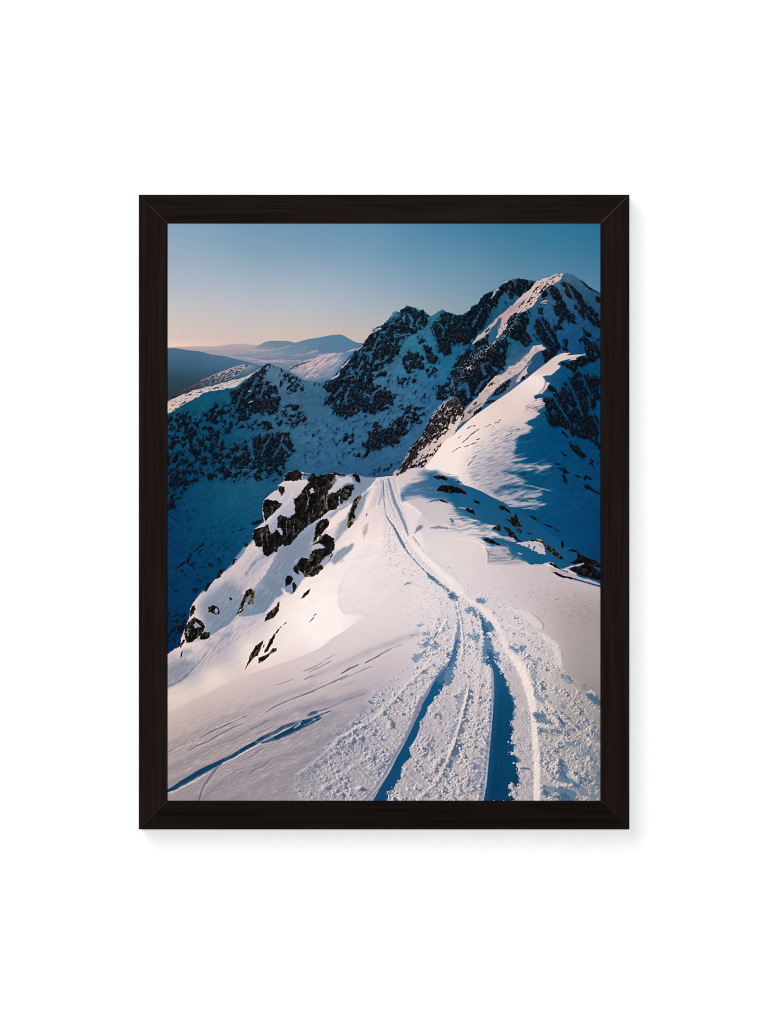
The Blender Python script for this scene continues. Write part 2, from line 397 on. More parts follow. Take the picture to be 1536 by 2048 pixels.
def paint_shaded_rocks():
    items = [
     ('D', .72, 7, '640 640 870 470 960 380 1040 345 1090 360 1010 420 960 520 1120 560 1150 640 1170 760 1130 850 1000 870 880 850 800 930 720 920 690 820 640 740'),
     ('D', .92, 4, '880 480 960 395 1030 348 1060 352 1000 410 930 480 900 520'), ('D', .85, 5, '1020 560 1110 560 1120 610 1050 610'),
     ('D', .82, 6, '840 740 900 760 890 850 830 840'), ('D', .84, 6, '690 850 800 860 800 930 720 920'), ('D', .82, 6, '1030 740 1110 740 1120 830 1040 830'), ('D', .8, 6, '930 790 1010 800 1000 870 940 860'),
     ('D', .4, 7, '1150 380 1300 460 1400 520 1400 640 1250 660 1130 560'), ('D', .7, 5, '1240 590 1330 600 1320 640 1250 630'),
     ('D', .45, 7, '1220 740 1350 740 1400 850 1440 930 1300 1000 1100 980 1100 870'), ('D', .7, 5, '1240 750 1340 760 1320 820 1260 810'),
     ('D', .42, 8, '480 750 620 700 700 850 800 930 1050 920 1080 1010 900 1050 700 1000 600 1080 540 1000 350 900 350 860'),
     ('D', .66, 5, '480 780 530 850 540 900 490 890'), ('D', .74, 5, '580 980 650 980 660 1060 600 1060'),
     ('D', .72, 8, '880 1080 1010 1060 1100 1040 1250 1060 1280 1160 1310 1240 1200 1280 1180 1410 1080 1400 960 1330 860 1260 850 1150'),
     ('D', .9, 6, '980 1080 1100 1060 1110 1180 1000 1200 900 1260 880 1210'), ('D', .9, 6, '1100 1270 1210 1280 1170 1410 1090 1380'), ('D', .85, 6, '1170 1110 1240 1120 1300 1240 1180 1240'),
     ('D', .64, 8, '530 1260 800 1260 960 1330 1100 1410 960 1420 800 1440 700 1420 560 1400'),
     ('D', .5, 10, '-10 860 130 830 400 880 550 1050 640 1130 850 1100 900 1300 1250 1420 1100 1536 -10 1536'),
     ('D', .68, 6, '270 1180 400 1280 360 1330 280 1280'), ('D', .66, 6, '400 1000 540 1000 550 1130 500 1220 420 1200'),
     ('D', .6, 6, '60 880 240 870 220 940 110 930'), ('D', .6, 6, '90 1010 330 1000 260 1110 150 1100'),
     ('G', .52, 8, '-10 0 1300 0 1200 170 1180 290 900 200 640 220 500 250 300 330 200 400 60 620 -10 630'),
     ('G', .66, 8, '-10 170 300 180 330 300 130 420 -10 460'), ('G', .7, 8, '540 40 850 20 830 170 640 170'), ('G', .82, 6, '850 0 1220 0 1160 190 1060 190 880 100'),
     ('G', .55, 6, '-10 480 130 500 20 620 -10 620'), ('G', .5, 6, '640 240 760 200 740 300 690 300'), ('G', .5, 6, '1040 260 1160 260 1130 330 1060 310'),
     ('G', .24, 8, '-10 480 200 500 330 640 180 760 -10 900'), ('G', .17, 12, '-10 900 500 700 780 780 800 950 560 1100 350 1440 -10 1536'),
     ('G', .55, 3, '840 740 980 690 960 740 860 770'), ('G', .55, 3, '600 860 760 800 830 800 700 840'),
     ('G', .7, 2.4, '60 1210 130 1160 200 1120 260 1030 380 930 390 945 280 1040 210 1150 90 1215'),
     ('G', .45, 4, '220 1450 300 1400 320 1450 240 1490'), ('G', .3, 6, '380 880 470 860 480 920 400 930'), ('G', .3, 6, '480 1080 600 1060 560 1180 470 1140'),
     ('J', .4, 6, '-10 640 230 630 180 760 170 850 -10 940'), ('J', .8, 6, '80 760 190 740 170 850 90 860'), ('J', .7, 4, '-10 900 80 890 70 940 -10 950'),
     # main mountain
     ('E', .67, 7, '200 890 300 810 440 630 560 510 640 430 720 300 830 250 960 115 1065 52 1160 75 1230 95 1310 170 1250 290 1180 330 1080 400 990 430 1000 520 900 640 830 680 700 830 850 900 940 960 940 1060 850 1120 720 1160 560 1140 540 1190 380 1200 300 1150 310 1060 200 1080 190 1000 240 950'),
     ('E', .9, 7, '620 870 780 880 930 970 930 1050 820 1110 700 1160 620 1080 640 950'), ('E', .86, 7, '300 1090 540 1050 560 1180 380 1200 310 1150'),
     ('E', .8, 7, '800 430 940 430 950 530 860 570 780 500'), ('E', .82, 6, '560 550 650 560 720 680 620 680'), ('E', .8, 6, '1060 90 1140 110 1240 130 1270 190 1150 230 1060 160'), ('E', .82, 6, '640 330 720 310 760 400 640 440'),
     ('E', .85, 5, '440 630 560 520 600 560 480 660'), ('E', .82, 6, '330 780 480 720 560 800 400 900 240 920'),
     ('E', .72, 6, '1000 580 1100 520 1230 560 1250 680 1100 750 1040 700'), ('E', .9, 5, '1080 650 1240 630 1240 690 1080 730'),
     ('E', .8, 5, '1220 450 1300 470 1400 620 1360 670 1280 650'), ('E', .55, 6, '1150 330 1260 350 1250 450 1180 440'),
     ('E', .8, 6, '1320 260 1400 170 1440 100 1536 150 1536 520 1470 570 1390 520 1340 380'), ('E', .92, 6, '1350 330 1536 300 1536 480 1430 520'),
     ('E', .42, 6, '1260 690 1400 640 1360 790 1280 800'), ('E', .45, 6, '860 830 1020 780 1180 850 1000 870'), ('E', .5, 6, '720 760 880 700 900 760 760 800'), ('E', .4, 5, '1090 780 1180 760 1170 860 1110 860'),
     ('E', .74, 7, '640 1470 700 1330 740 1240 850 1300 980 1190 1080 1230 1120 1330 1000 1420 880 1480 800 1536 640 1536'), ('E', .92, 6, '690 1350 850 1310 900 1400 800 1500 700 1460'),
     ('E', .48, 7, '980 1190 1050 1090 1180 1080 1250 1170 1200 1260 1100 1300'), ('E', .8, 4, '1120 1090 1200 1080 1210 1120 1140 1120'),
     ('E', .42, 7, '360 1420 450 1350 560 1380 520 1500 400 1536'), ('E', .16, 10, '-10 1150 250 1220 540 1280 640 1420 300 1536 -10 1536'),
     ('E', .3, 7, '1230 920 1290 930 1300 1020 1240 1020'), ('E', .4, 5, '70 860 190 820 300 830 200 890 120 880'),
     ('E', .6, 7, '1340 900 1450 830 1536 760 1536 980 1420 1030 1340 990'), ('E', .12, 10, '300 1150 900 850 1300 850 1300 1100 1000 1500 600 1536'),
     ('H', .74, 6, '620 140 690 50 880 100 1040 60 960 150 800 170 720 240 640 240'), ('H', .5, 6, '520 240 640 230 700 270 560 280'), ('H', .36, 5, '680 450 840 350 980 330 900 400 720 470'),
     ('H', .15, 8, '0 60 500 60 560 260 300 420 0 340'),
     # crest behind the right peak
     ('C', .74, 6, '-10 980 120 960 200 880 330 760 540 640 680 597 860 622 780 690 700 770 600 800 530 740 480 800 440 960 300 1130 150 1270 -10 1280'),
     ('C', .9, 5, '270 830 400 735 430 760 330 850'), ('C', .9, 6, '560 700 700 660 700 760 600 800'), ('C', .88, 6, '-10 1160 150 1160 140 1260 -10 1280'),
     ('C', .1, 4, '440 800 560 770 700 780 560 900 450 940'),
     # right peak shade side
     ('C', .84, 6, '900 740 1020 660 1070 700 1130 800 1170 900 1230 960 1260 1050 1200 1050 1100 1010 1050 960 1030 880 1080 830 1010 780 930 780'),
     ('C', .84, 6, '1110 650 1200 650 1260 720 1340 800 1400 880 1480 960 1520 1060 1520 1110 1440 1060 1380 1030 1320 1000 1260 870 1150 720'),
     ('C', .8, 5, '1230 820 1300 830 1310 900 1260 900'), ('C', .9, 3, '870 890 920 890 930 960 880 950'), ('C', .4, 4, '880 820 980 820 960 850 900 870'),
     ('C', .8, 6, '830 1010 930 1000 1010 1060 1090 1260 1100 1340 1000 1340 880 1240 840 1180 830 1080'),
     ('C', .86, 5, '570 1040 680 940 780 940 790 1000 740 1130 810 1240 740 1300 700 1230 590 1210 530 1160 550 1080'),
     ('C', .74, 6, '1290 1200 1400 1210 1520 1320 1520 1420 1400 1450 1350 1330'), ('C', .55, 6, '1300 1080 1420 1150 1520 1230 1480 1260 1350 1180'),
     ('C', .7, 5, '1100 1230 1190 1230 1180 1330 1120 1330'), ('C', .5, 5, '1010 1010 1150 1020 1150 1110 1080 1130'), ('C', .5, 3, '1440 760 1512 790 1512 850 1470 820'),
     ('C', .66, 6, '60 1400 200 1250 370 1180 380 1280 440 1240 560 1200 580 1260 560 1390 500 1480 540 1536 -10 1536'),
     ('C', .9, 2, '1300 612 1350 632 1400 684 1480 732 1512 750 1512 762 1460 735 1390 690 1330 640'),
     ('F', .7, 6, '-10 640 60 510 130 420 280 380 550 480 540 560 460 660 380 770 250 880 160 960 110 1070 -10 1250'),
     ('F', .9, 6, '130 540 300 470 380 640 320 800 160 880 130 700'), ('F', .85, 6, '370 400 520 420 530 540 430 600'), ('F', .85, 6, '-10 740 70 760 80 900 -10 960'),
     ('F', .93, 4, '920 400 1090 320 1110 400 950 540 920 480'), ('F', .85, 6, '880 180 1060 160 1100 400 980 390'),
     ('F', .9, 5, '1080 540 1200 530 1330 470 1430 470 1440 520 1300 580 1230 640 1130 560'),
     ('F', .92, 4, '960 760 1060 800 1080 840 990 830'),
     ('F', .76, 7, '940 920 1120 800 1180 680 1300 620 1520 680 1520 900 1380 1080 1480 1100 1520 1420 1440 1400 1380 1300 1290 1320 1200 1240 1130 1200 1060 1200 980 1150 930 1120 960 1060'),
     ('F', .92, 6, '1330 1050 1480 1070 1512 1280 1380 1300 1290 1240'), ('F', .4, 5, '930 860 1000 920 1000 1000 940 1000'),
     ('F', .92, 4, '1200 1350 1280 1390 1370 1500 1300 1490 1200 1400'), ('F', .92, 3, '1070 1400 1160 1480 1130 1490'), ('F', .7, 4, '1130 1220 1180 1280 1170 1310 1110 1250'),
     ('I', .85, 4, '1200 30 1270 60 1370 150 1350 190 1240 110'), ('I', .75, 3, '1080 70 1110 90 1165 160 1130 150'), ('I', .6, 5, '1400 0 1512 0 1512 90 1440 60'), ('I', .6, 4, '1480 130 1512 140 1512 170'),
     ('I', .75, 3, '1085 285 1150 270 1220 340 1150 340'), ('I', .85, 2, '1125 345 1155 370 1180 440 1130 420'), ('I', .85, 3, '1330 450 1400 460 1510 550 1450 530 1380 505'),
     ('I', .5, 4, '1250 360 1420 370 1440 430 1310 390'), ('I', .6, 3, '1030 232 1100 240 1110 255 1040 245'), ('I', .3, 5, '1380 180 1512 220 1512 300 1420 280'), ('I', .5, 2, '715 345 745 345 745 370 715 370'),
    ]
    d = dens_of(items)
    wx = fbm(PX / 22, PY / 22, 38, 2) * 3; wy = fbm(PX / 22, PY / 22, 39, 2) * 3
    qx = PX + wx; qy = PY + wy
    u, v = rot(qx, qy, -48, 12, 8.5)
    big = sstep(900, 1010, PX)                              # coarser ribs on the near right face
    u3, v3 = rot(qx, qy, 58, 19, 9)
    nl = fbm(u, v, 41, 4, .60); nr = fbm(u3, v3, 43, 4, .55)
    clast = 0; tot = 0
    for L, wgt, sd in ((12., 1., 301), (7.0, .9, 311), (4.0, .6, 321)):
        uu, vv = rot(qx + 1.2 * fbm(PX / 5, PY / 5, sd, 2), qy + 1.2 * fbm(PX / 5, PY / 5, sd + 1, 2), -48 + 0, L * 1.25, L * .95)
        dist, idv, ex, ey = worley(uu, vv, sd)
        clast = clast + wgt * (idv - .5 - (dist - .42) * .5); tot += wgt * .38
    base = (nl * (1 - big) + nr * big)
    rib = 1 - 2 * np.abs(perlin(*rot(qx, qy, -62, 34, 7.5), 331)) * (1 - big) - 2 * np.abs(perlin(*rot(qx, qy, 57, 40, 9), 332)) * big
    n = uni((.50 + .22 * sstep(600, 700, PX)) * base / .4 + (.62 - .2 * sstep(600, 700, PX)) * clast / tot * 1.2 - (.2 + .35 * sstep(600, 700, PX)) * rib + .08, .98)
    dd = np.where(d > .02, d * 1.06 - (.04 + .96 * n), -1)
    m = sstep(-.06, .06, dd) * MTN
    hgt = blur(np.clip(dd, -.3, .5).astype(np.float32), .7) * 9
    gy, gx = np.gradient(hgt)
    lit_up = np.clip(gx * .5 + gy * .8, -1, 1)
    fine = uni(fbm(PX / 2.4, PY / 2.4, 45, 2))
    rock = np.array([8, 10, 15], np.float32) + (fine * .5)[..., None] * np.array([12, 15, 20], np.float32)
    rock = rock + np.clip(lit_up, 0, 1)[..., None] * np.array([12, 26, 36], np.float32)
    warm = sstep(.6, .9, uni(fbm(PX / 18, PY / 18, 46, 2)))
    rock = rock + warm[..., None] * np.array([7, 0, -4], np.float32)
    blend((slice(0, H), slice(0, W)), m * .95, rock)
    half = sstep(-.24, -.02, dd) * (1 - m) * MTN
    blend((slice(0, H), slice(0, W)), half * .34, (8, 40, 64))
    # gullies and ramps of snow cutting through the rock bands
    for t, s in (('E', '1312 175 5 1290 260 6 1230 340 7 1180 420 6 1120 500 3'), ('E', '1320 250 2 1345 340 3 1370 440 4 1388 525 4'), ('E', '1060 520 5 1000 600 7 900 680 8'), ('E', '640 540 5 700 570 6 690 640 3'),
                 ('E', '600 660 4 560 720 5 600 765 3'), ('E', '420 800 3 520 760 4 570 800 2'), ('E', '640 960 6 700 985 4'), ('E', '940 330 2 1000 362 4 1100 342 3'), ('E', '860 262 2 930 232 4 962 172 2'), ('E', '1240 480 2 1258 590 4 1290 690 3'),
                 ('E', '760 430 3 720 520 4 660 600 3'), ('E', '800 900 3 720 960 4 700 1060 2'), ('E', '480 900 3 440 1000 4 460 1080 2'), ('E', '1400 240 3 1450 300 3 1440 380 2'), ('E', '780 1330 3 860 1290 3 940 1300 2'), ('E', '1080 140 3 1130 200 3 1120 280 2'),
                 ('C', '470 962 5 560 880 8 645 815 5'), ('C', '320 1130 5 380 1010 6 432 900 5'), ('C', '210 1085 3 262 980 3 300 900 2'), ('C', '800 1000 5 858 1180 4 990 1345 3'), ('C', '600 680 3 560 760 4 520 800 3'), ('C', '960 690 3 1000 780 4 1040 830 3'), ('C', '1180 660 3 1230 770 4 1300 900 4'), ('C', '900 1010 3 960 1120 3 1060 1290 2'), ('C', '680 950 3 640 1050 4 580 1120 3'), ('C', '1360 960 3 1400 1060 4 1500 1180 4'),
                 ('F', '330 650 7 302 565 6 360 540 4'), ('F', '80 800 8 140 760 9 165 880 6'), ('F', '240 840 5 300 745 5 380 690 3'), ('F', '200 520 3 260 440 4 330 400 3'), ('F', '1180 700 4 1230 820 5 1290 960 4 1330 1080 3'), ('F', '1330 640 3 1360 760 4 1440 900 3'), ('F', '1040 900 4 1100 1000 4 1180 1120 4'), ('F', '1400 960 3 1440 1080 3 1500 1200 3'),
                 ('D', '900 520 4 860 620 5 800 700 3'), ('D', '1010 480 3 980 600 4 940 700 3'), ('D', '760 640 3 720 740 4 700 800 3'), ('D', '1060 1080 3 1000 1180 4 960 1280 3'), ('D', '1180 1080 3 1150 1200 3 1080 1300 3'), ('D', '700 1250 3 640 1330 4 620 1400 3')):
        p = PW(t, s); sl, bdist, wd = seg_dist(p)
        if bdist.size == 0: continue
        nz = fbm(PX[sl] / 4.5, PY[sl] / 4.5, 336, 3)
        mk = sstep(-1.2, 1.2, wd * .55 - bdist + 2.6 * nz) * MTN[sl]
        blend(sl, mk * .8, SHADE * .98)
    # snow shadowed by the rocks' lower edges, and ledges of snow inside the bands
    blend((slice(0, H), slice(0, W)), np.clip(-lit_up, 0, 1) * (1 - m) * MTN * .35, (6, 36, 60))
    u4, v4 = rot(PX, PY, -42, 7.5, 2.1)
    u5, v5 = rot(PX, PY, 62, 8.5, 2.8)
    fl = sstep(.70, .84, uni(fbm(u4, v4, 47, 3)) * (1 - big) + uni(fbm(u5, v5, 48, 3)) * big) * sstep(.4, .65, d) * MTN
    blend((slice(0, H), slice(0, W)), fl * .42, SHADE * 1.05 + 2)
def paint_lit_ridges():
    # sunlit crest of the left mountain
    f = field(lin('''338 815 214 190 178|350 800 206 184 178|400 780 204 186 182|440 770 196 178 178|480 756 200 186 186|510 745 180 166 172|520 735 150 146 160'''), 3, 8)
    fill(P('D', '-20 742 100 682 200 646 330 600 420 578 500 560 640 520 760 490 820 465 870 440 920 408 950 388 930 410 880 455 820 490 760 525 690 585 640 590 560 607 480 622 420 632 350 656 300 690 190 745 100 800 -20 866'),
         f, 1, 1.4, 5, -25, 3)
    u, v = rot(PX, PY, -27, 8, 1.8)
    n = uni(fbm(u, v, 51, 3))
    sl, m = mask(P('D', '-20 745 200 650 500 565 760 495 870 445 760 520 560 600 350 650 190 740 -20 855'), 2)
    blend(sl, m * sstep(.68, .82, n[sl]) * .6, (70, 78, 96))
    blend(sl, m * sstep(.3, .1, n[sl]) * .5, (232, 214, 204))
    for s in ('30 705 1 60 685 6 90 680 2', '190 670 1 240 655 3', '310 645 1 350 630 3', '120 770 1 180 738 4', '460 598 1 520 585 4', '850 500 2 900 470 8 960 420 7 1000 370 8 1040 352 7'):
        stroke(PW('D', s), (30, 38, 48), .8, 1.5, 2.5, .8)
    for s in ('830 625 3 850 622 3', '830 745 2 870 725 3', '1000 400 2 1030 370 3', '690 575 3 720 560 3 760 530 2'):
        stroke(PW('D', s), (196, 182, 182), .8, .4, 3, .8)
    # rim light along the main crest
    for s in ('440 655 5 480 610 3', '560 512 4 610 470 3', '700 345 3 730 300 3 800 290 2', '860 205 3 900 165 2 960 118 2', '290 810 2 360 775 6 380 750 3', '400 690 4 440 660 3', '1020 85 2 1065 60 2', '720 330 3 800 288 3'):
        stroke(PW('E', s), (190, 192, 200), .7, .8, 3, .8)
    for s in ('400 800 1 430 750 6 445 740 2', '420 735 3 465 710 5 470 700 2', '530 645 1 560 628 4'):
        stroke(PW('C', s), (196, 190, 196), .7, .6, 3, .85)
    # sunlit strip of the right peak
    lit = field(lin('''1110 550 196 176 176|1080 575 206 182 178|1040 600 200 174 172|1020 625 196 166 164|985 650 188 160 158|1010 640 180 152 154|960 690 196 172 168|
    1000 670 202 178 172|1010 650 200 174 168|940 720 190 170 166|990 690 206 184 178|1060 610 206 180 174'''), 3, 8)
    fill(P('C', '862 624 930 600 1000 578 1070 550 1142 550 1120 590 1085 625 1050 650 1000 680 940 720 890 780 850 850 800 900 740 930 690 950 640 960 600 1000 570 1060 540 1110 500 1180 470 1205 440 1210 470 1150 460 1100 500 1040 480 1010 440 1060 390 1120 370 1150 330 1190 260 1235 200 1275 250 1200 330 1130 380 1080 430 1030 480 980 530 940 580 895 620 870 680 800 740 750 800 705 840 650'),
         lit, .9, 1.1, 4, -40, 3, seed=6, octs=2)
    stroke(PW('C', '490 1015 8 470 1080 14 440 1130 12 400 1190 14 380 1240 10'), (52, 86, 128), 1.4, 1.5, 4, .8)
    stroke(PW('C', '560 960 6 620 905 14 700 850 8 760 800 4'), (150, 138, 150), 2.5, 1.5, 6, .6)
    u, v = rot(PX, PY, -42, 9, 1.9)
    n = uni(fbm(u, v, 52, 3))
    sl, m = mask(P('C', '870 660 1000 590 1130 560 1050 650 940 720 850 850 740 930 640 960 560 1060 460 1200 440 1205 520 1080 640 940 680 900 780 820 830 740'), 2)
    blend(sl, m * sstep(.72, .84, n[sl]) * .85, (26, 26, 34))
    blend(sl, m * sstep(.22, .08, n[sl]) * .6, (226, 202, 194))
    for s in ('830 735 3 870 690 5 900 670 2', '880 760 2 940 690 6 980 650 5', '680 890 2 720 850 5 740 825 2', '760 850 3 800 810 5 830 790 2', '1000 610 2 1050 580 4 1090 560 3', '560 1060 6 600 1000 12 650 955 10', '340 1150 6 380 1110 5', '900 745 4 950 715 8 1010 670 6', '490 1190 5 540 1130 8'):
        q = PW('C', s); q[:, 2] *= .7; stroke(q, (22, 22, 28), .8, 1.6, 3, .85)
    # flecked rock on the arete below the strip
    n = uni(fbm(*rot(PX, PY, -48, 5, 2.2), 53, 3))
    sl, m = mask(P('C', '640 960 700 950 690 1060 640 1100 560 1220 480 1260 430 1310 330 1400 200 1536 60 1536 130 1420 260 1290 400 1250 470 1200 560 1060'), 4)
    blend(sl, m * sstep(.74, .86, n[sl]) * .75, (176, 160, 160))
    sl, m = mask(P('F', '200 480 330 380 420 330 300 560 220 640 120 720 0 860 -60 900 0 700 90 560'), 6)
    blend(sl, m * sstep(.76, .88, n[sl]) * .7, (150, 140, 146))
    for s in ('410 1270 3 430 1250 3 445 1240 2', '155 1515 3 180 1505 4 190 1525 3', '905 850 2 935 830 5 970 825 2', '920 855 1 960 850 3', '340 1330 2 400 1290 2'):
        stroke(PW('C', s), (198, 180, 172), .8, .8, 3, .9)
    # second lit band, its little spur, and their shade
    f2 = field(lin('''1080 700 208 184 180|1050 720 200 176 174|1020 745 196 172 170|990 775 204 180 174|960 800 196 172 168|940 820 190 164 160|920 840 176 154 156|910 850 150 140 154|
    1060 705 198 172 170|1000 755 200 176 172'''), 3, 6)
    fill(P('F', '60 1190 40 1215 -20 1250 0 1220 60 1150 95 1100 110 1060 140 1000 210 930 250 890 330 800 400 720 430 680 465 660 500 665 540 640 580 580 640 560 700 515 760 460 800 400 830 362 870 362 912 355 960 395 910 415 860 430 800 500 760 560 710 620 690 640 600 690 540 730 480 770 420 840 380 880 330 950 270 1020 220 1080 160 1120 100 1150'),
         f2, .9, 1.2, 4, -35, 3, seed=8)
    fill(P('F', '640 700 690 640 760 570 860 450 900 430 930 470 945 540 900 580 830 640 760 690 640 780 580 830 530 830 560 770 600 720'), (30, 76, 116), 1.4, 1, 5, op=.92)
    fill(P('F', '560 770 620 690 690 640 700 720 640 780 580 830 540 840'), (96, 104, 132), 2, 1, 4, op=.8)
    fill(P('F', '650 725 690 660 740 600 770 560 800 520 815 520 790 560 760 610 770 650 730 680 690 730 660 738'), (196, 172, 172), .8, .6, 3)
    stroke(PW('F', '740 600 2 780 560 3 830 480 3 860 440 2'), (52, 66, 92), .8, .6, 3, .8)
    stroke(PW('F', '755 600 2 762 650 2'), (200, 176, 172), .8, .3, 3)
    for s in ('705 715 6 730 690 9 745 685 4', '340 950 6 380 940 9 430 925 6', '205 1100 3 240 1050 12 285 1015 9', '215 970 4 235 955 7', '420 880 6 450 830 9 500 790 11 560 750 11 590 720 7', '380 770 5 420 745 6', '90 1120 5 110 1080 6', '470 860 8 520 820 9 570 770 7', '160 1055 3 200 1010 5', '60 1160 4 110 1085 6', '260 990 3 290 950 4'):
        q = PW('F', s); q[:, 2] *= .85; stroke(q, (20, 20, 26), .8, 3.0, 2.6, .92)
    stroke(PW('F', '180 1060 4 230 1000 7 300 960 4'), (110, 112, 140), 1.5, 1, 4, .7)
    stroke(PW('F', '240 1080 3 420 960 5 560 850 5'), (96, 104, 136), 1.6, 1, 4, .7)
    u, v = rot(PX, PY, -38, 10, 1.8)
    n = uni(fbm(u, v, 54, 3))
    sl, m = mask(P('F', '60 1190 140 1010 330 810 580 590 830 370 940 390 760 550 540 720 330 940'), 3)
    blend(sl, m * sstep(.7, .86, n[sl]) * .5, (110, 104, 126))
    blend(sl, m * sstep(.22, .1, n[sl]) * .5, (232, 208, 200))
    foot = P('H', '915 470 940 425 990 395 1020 340 1050 290 1080 220 1110 170 1160 120 1200 80 1250 0 1310 -130 1400 -250 1500 -330 1560 -350 1620 -290 1650 -200 1620 -90 1536 70 1400 205 1300 320 1240 395 1180 400 1100 410 1040 440 985 475')
    FOOTF = sstep(772, 822, PY + 14 * fbm(PX / 9, PY / 9, 59, 2))
    fill(foot, field(lin('800 945 190 170 168|820 920 150 150 166|850 890 196 176 172|880 860 206 184 180|900 830 206 186 182|850 870 120 124 150|870 840 140 140 160|920 850 220 198 192|900 800 170 160 170'), 3, 8), .9, 1.6, 4, -50, 2, fade=FOOTF)
    dsl, dd_ = sdf(foot, 4)
    den = dens_of([('H', .95, 6, '960 470 1000 390 1060 280 1110 170 1200 80 1250 0 1310 -130 1340 -100 1300 20 1230 110 1180 250 1130 330 1060 420 1000 470'),
                   ('H', .8, 8, '1180 90 1300 -120 1536 -360 1700 -420 1660 -160 1536 -60 1440 40 1340 120 1260 160 1180 260 1120 350'),
                   ('H', .62, 6, '1120 390 1200 290 1300 220 1420 130 1420 180 1300 300 1230 380'), ('H', .9, 5, '1080 400 1150 340 1180 370 1240 370 1240 390 1120 405'),
                   ('H', .85, 6, '1190 130 1300 60 1340 120 1260 170')])
    nn = uni(fbm(*rot(PX, PY, -52, 11, 4.5), 57, 4, .66), .4)
    mm = np.where(den > .02, sstep(-.1, .1, den - nn), 0) * 1.
    tone = uni(fbm(*rot(PX, PY, -52, 6, 2.6), 58, 3))
    rk = np.array([13, 13, 17], np.float32) + (tone ** 2.4)[..., None] * np.array([62, 50, 42], np.float32)
    blend(dsl, (mm[dsl] * sstep(-1.5, 1, dd_)) * .95 * sstep(772, 815, PY[dsl]), rk)
    # big lit snow arete with its wind-feathered lee edge
    f3 = field(lin('''1120 710 212 188 184|1080 735 204 178 174|1060 755 232 210 204|1080 762 240 218 212|1050 775 232 208 202|1040 800 226 200 194|1060 820 214 190 186|1080 815 196 170 168|
    1000 800 222 196 188|980 830 228 202 196|1010 840 222 198 192|1050 845 206 184 182|960 850 232 206 200|930 880 238 214 208|920 910 242 220 214|950 890 232 210 206|990 880 214 194 194|
    1030 870 186 172 178|1000 910 176 164 174|960 930 184 172 180|930 950 226 206 204|915 945 240 218 212|980 950 166 156 168|1020 930 160 154 168|1040 890 168 158 172|
    945 965 214 196 196|990 985 170 160 172|1030 1000 164 156 170|1060 935 176 164 174|1020 960 158 152 168|1080 720 208 184 180'''), 3.2, 8)
    f3 = f3 + np.array([3, 7, 7], np.float32)
    edge = np.concatenate([P('F', '-60 1320 0 1288 100 1190 200 1100 300 1030 400 960 490 900 580 840 670 770 750 710 830 645 900 590 980 530 1020 495 1060 470 1100 445 1140 432 1180 440 1222 430 1190 462 1270 455 1362 452 1300 475 1240 485 1180 500 1100 528 1076 556 1110 575 1090 600 1040 640 1010 665 960 670 930 676 965 740 992 750 965 800 920 852 880 860 838 880 850 910 920 898 932 930 948 985 880 1040 902 1066 800 1120 740 1160 815 1205 790 1240 700 1280 640 1350 620 1440'),
                           P('I', '600 90 640 165 720 185 700 210 640 235 700 250 800 256 1000 262 1000 285 900 300 800 292 700 290 600 300 530 325 620 362 735 408 700 440 610 455 520 490 450 535 600 520 700 530 880 525 910 550 840 575 740 580 640 600 700 625 820 625 935 660 830 672 760 684 660 696 530 660 -300 560 -300 300')])
    sl, d = sdf(edge, 30)
    ux, uy = (1020 - 0) / 5.12, (495 - 1288) / 5.12; ul = math.hypot(ux, uy)
    side = ((PX[sl] - 905) * -uy + (PY[sl] - (620 + 1288 / 5.12)) * ux) / ul      # distance right of the smooth windward edge
    wgt = sstep(8, 55, side)
    u, v = rot(PX[sl], PY[sl], -13, 34, 5.5)
    u2, v2 = rot(PX[sl], PY[sl], -16, 11, 2.0)
    low = sstep(845, 930, PY[sl])
    dd = d + wgt * (2.4 + 3.6 * low) * 1.6 * (fbm(u, v, 11, 2) + .22 * fbm(u2, v2, 12, 2))
    sf = .9 + wgt * (1.4 + 5.5 * low)
    blend(sl, sstep(-sf, sf, dd), f3)
    # feather streaks toward the shade
    rng = np.random.default_rng(5)
    for _ in range(80):
        y = rng.uniform(850, 1012); t = (y - 850) / 165
        x = 1040 - 30 * math.sin(t * 3) + rng.normal(0, 16) + 20 * t
        L = rng.uniform(8, 28); a = math.radians(-16 + 18 * t + rng.normal(0, 5))
        lit_s = rng.random() < .45
        c = (184, 170, 180) if lit_s else (44, 84, 124)
        p = np.array([[x - L * .5, y - L * .5 * math.sin(a), .6], [x, y + .4, rng.uniform(1.2, 2.6)], [x + L * .6, y + L * .6 * math.sin(a), .4]], np.float32)
        stroke(p, c, 1.2, .8, 4, rng.uniform(.15, .42), seed=int(rng.integers(99)))
    u, v = rot(PX, PY, -18, 20, 2.6)
    n = uni(fbm(u, v, 55, 4))
    sl, m = mask(P('I', '120 420 180 200 250 40 420 -120 640 -150 620 60 640 200 520 320 700 440 600 560 640 660 500 620 300 520'), 14)
    blend(sl, m * sstep(.4, .98, n[sl]) * .42, (96, 106, 134))
    blend(sl, m * sstep(.3, .08, n[sl]) * .4, (222, 204, 204))
    for s in ('500 330 2 560 322 3 700 300 2 850 270 2', '420 520 2 520 480 5 620 460 3', '330 462 2 400 452 3', '590 560 2 700 480 3', '420 545 3 500 500 6 560 480 3', '640 345 2 560 350 2', '540 420 2 620 395 3'):
        stroke(PW('I', s), (38, 78, 116), 1.4, 1, 4, .6)
    for s in ('690 450 3 800 470 3 930 500 4 1010 520 2', '860 262 4 910 285 9 960 268 5 1005 262 2', '700 268 5 820 264 5 860 268 4', '600 640 6 760 650 8 930 660 2', '560 350 5 640 380 5 730 408 2', '740 700 2 800 702 3 850 710 3', '740 575 6 830 560 8 910 545 3', '770 610 2 860 622 3'):
        stroke(PW('I', s), (190, 176, 180), 1.5, 1.2, 4, .62)
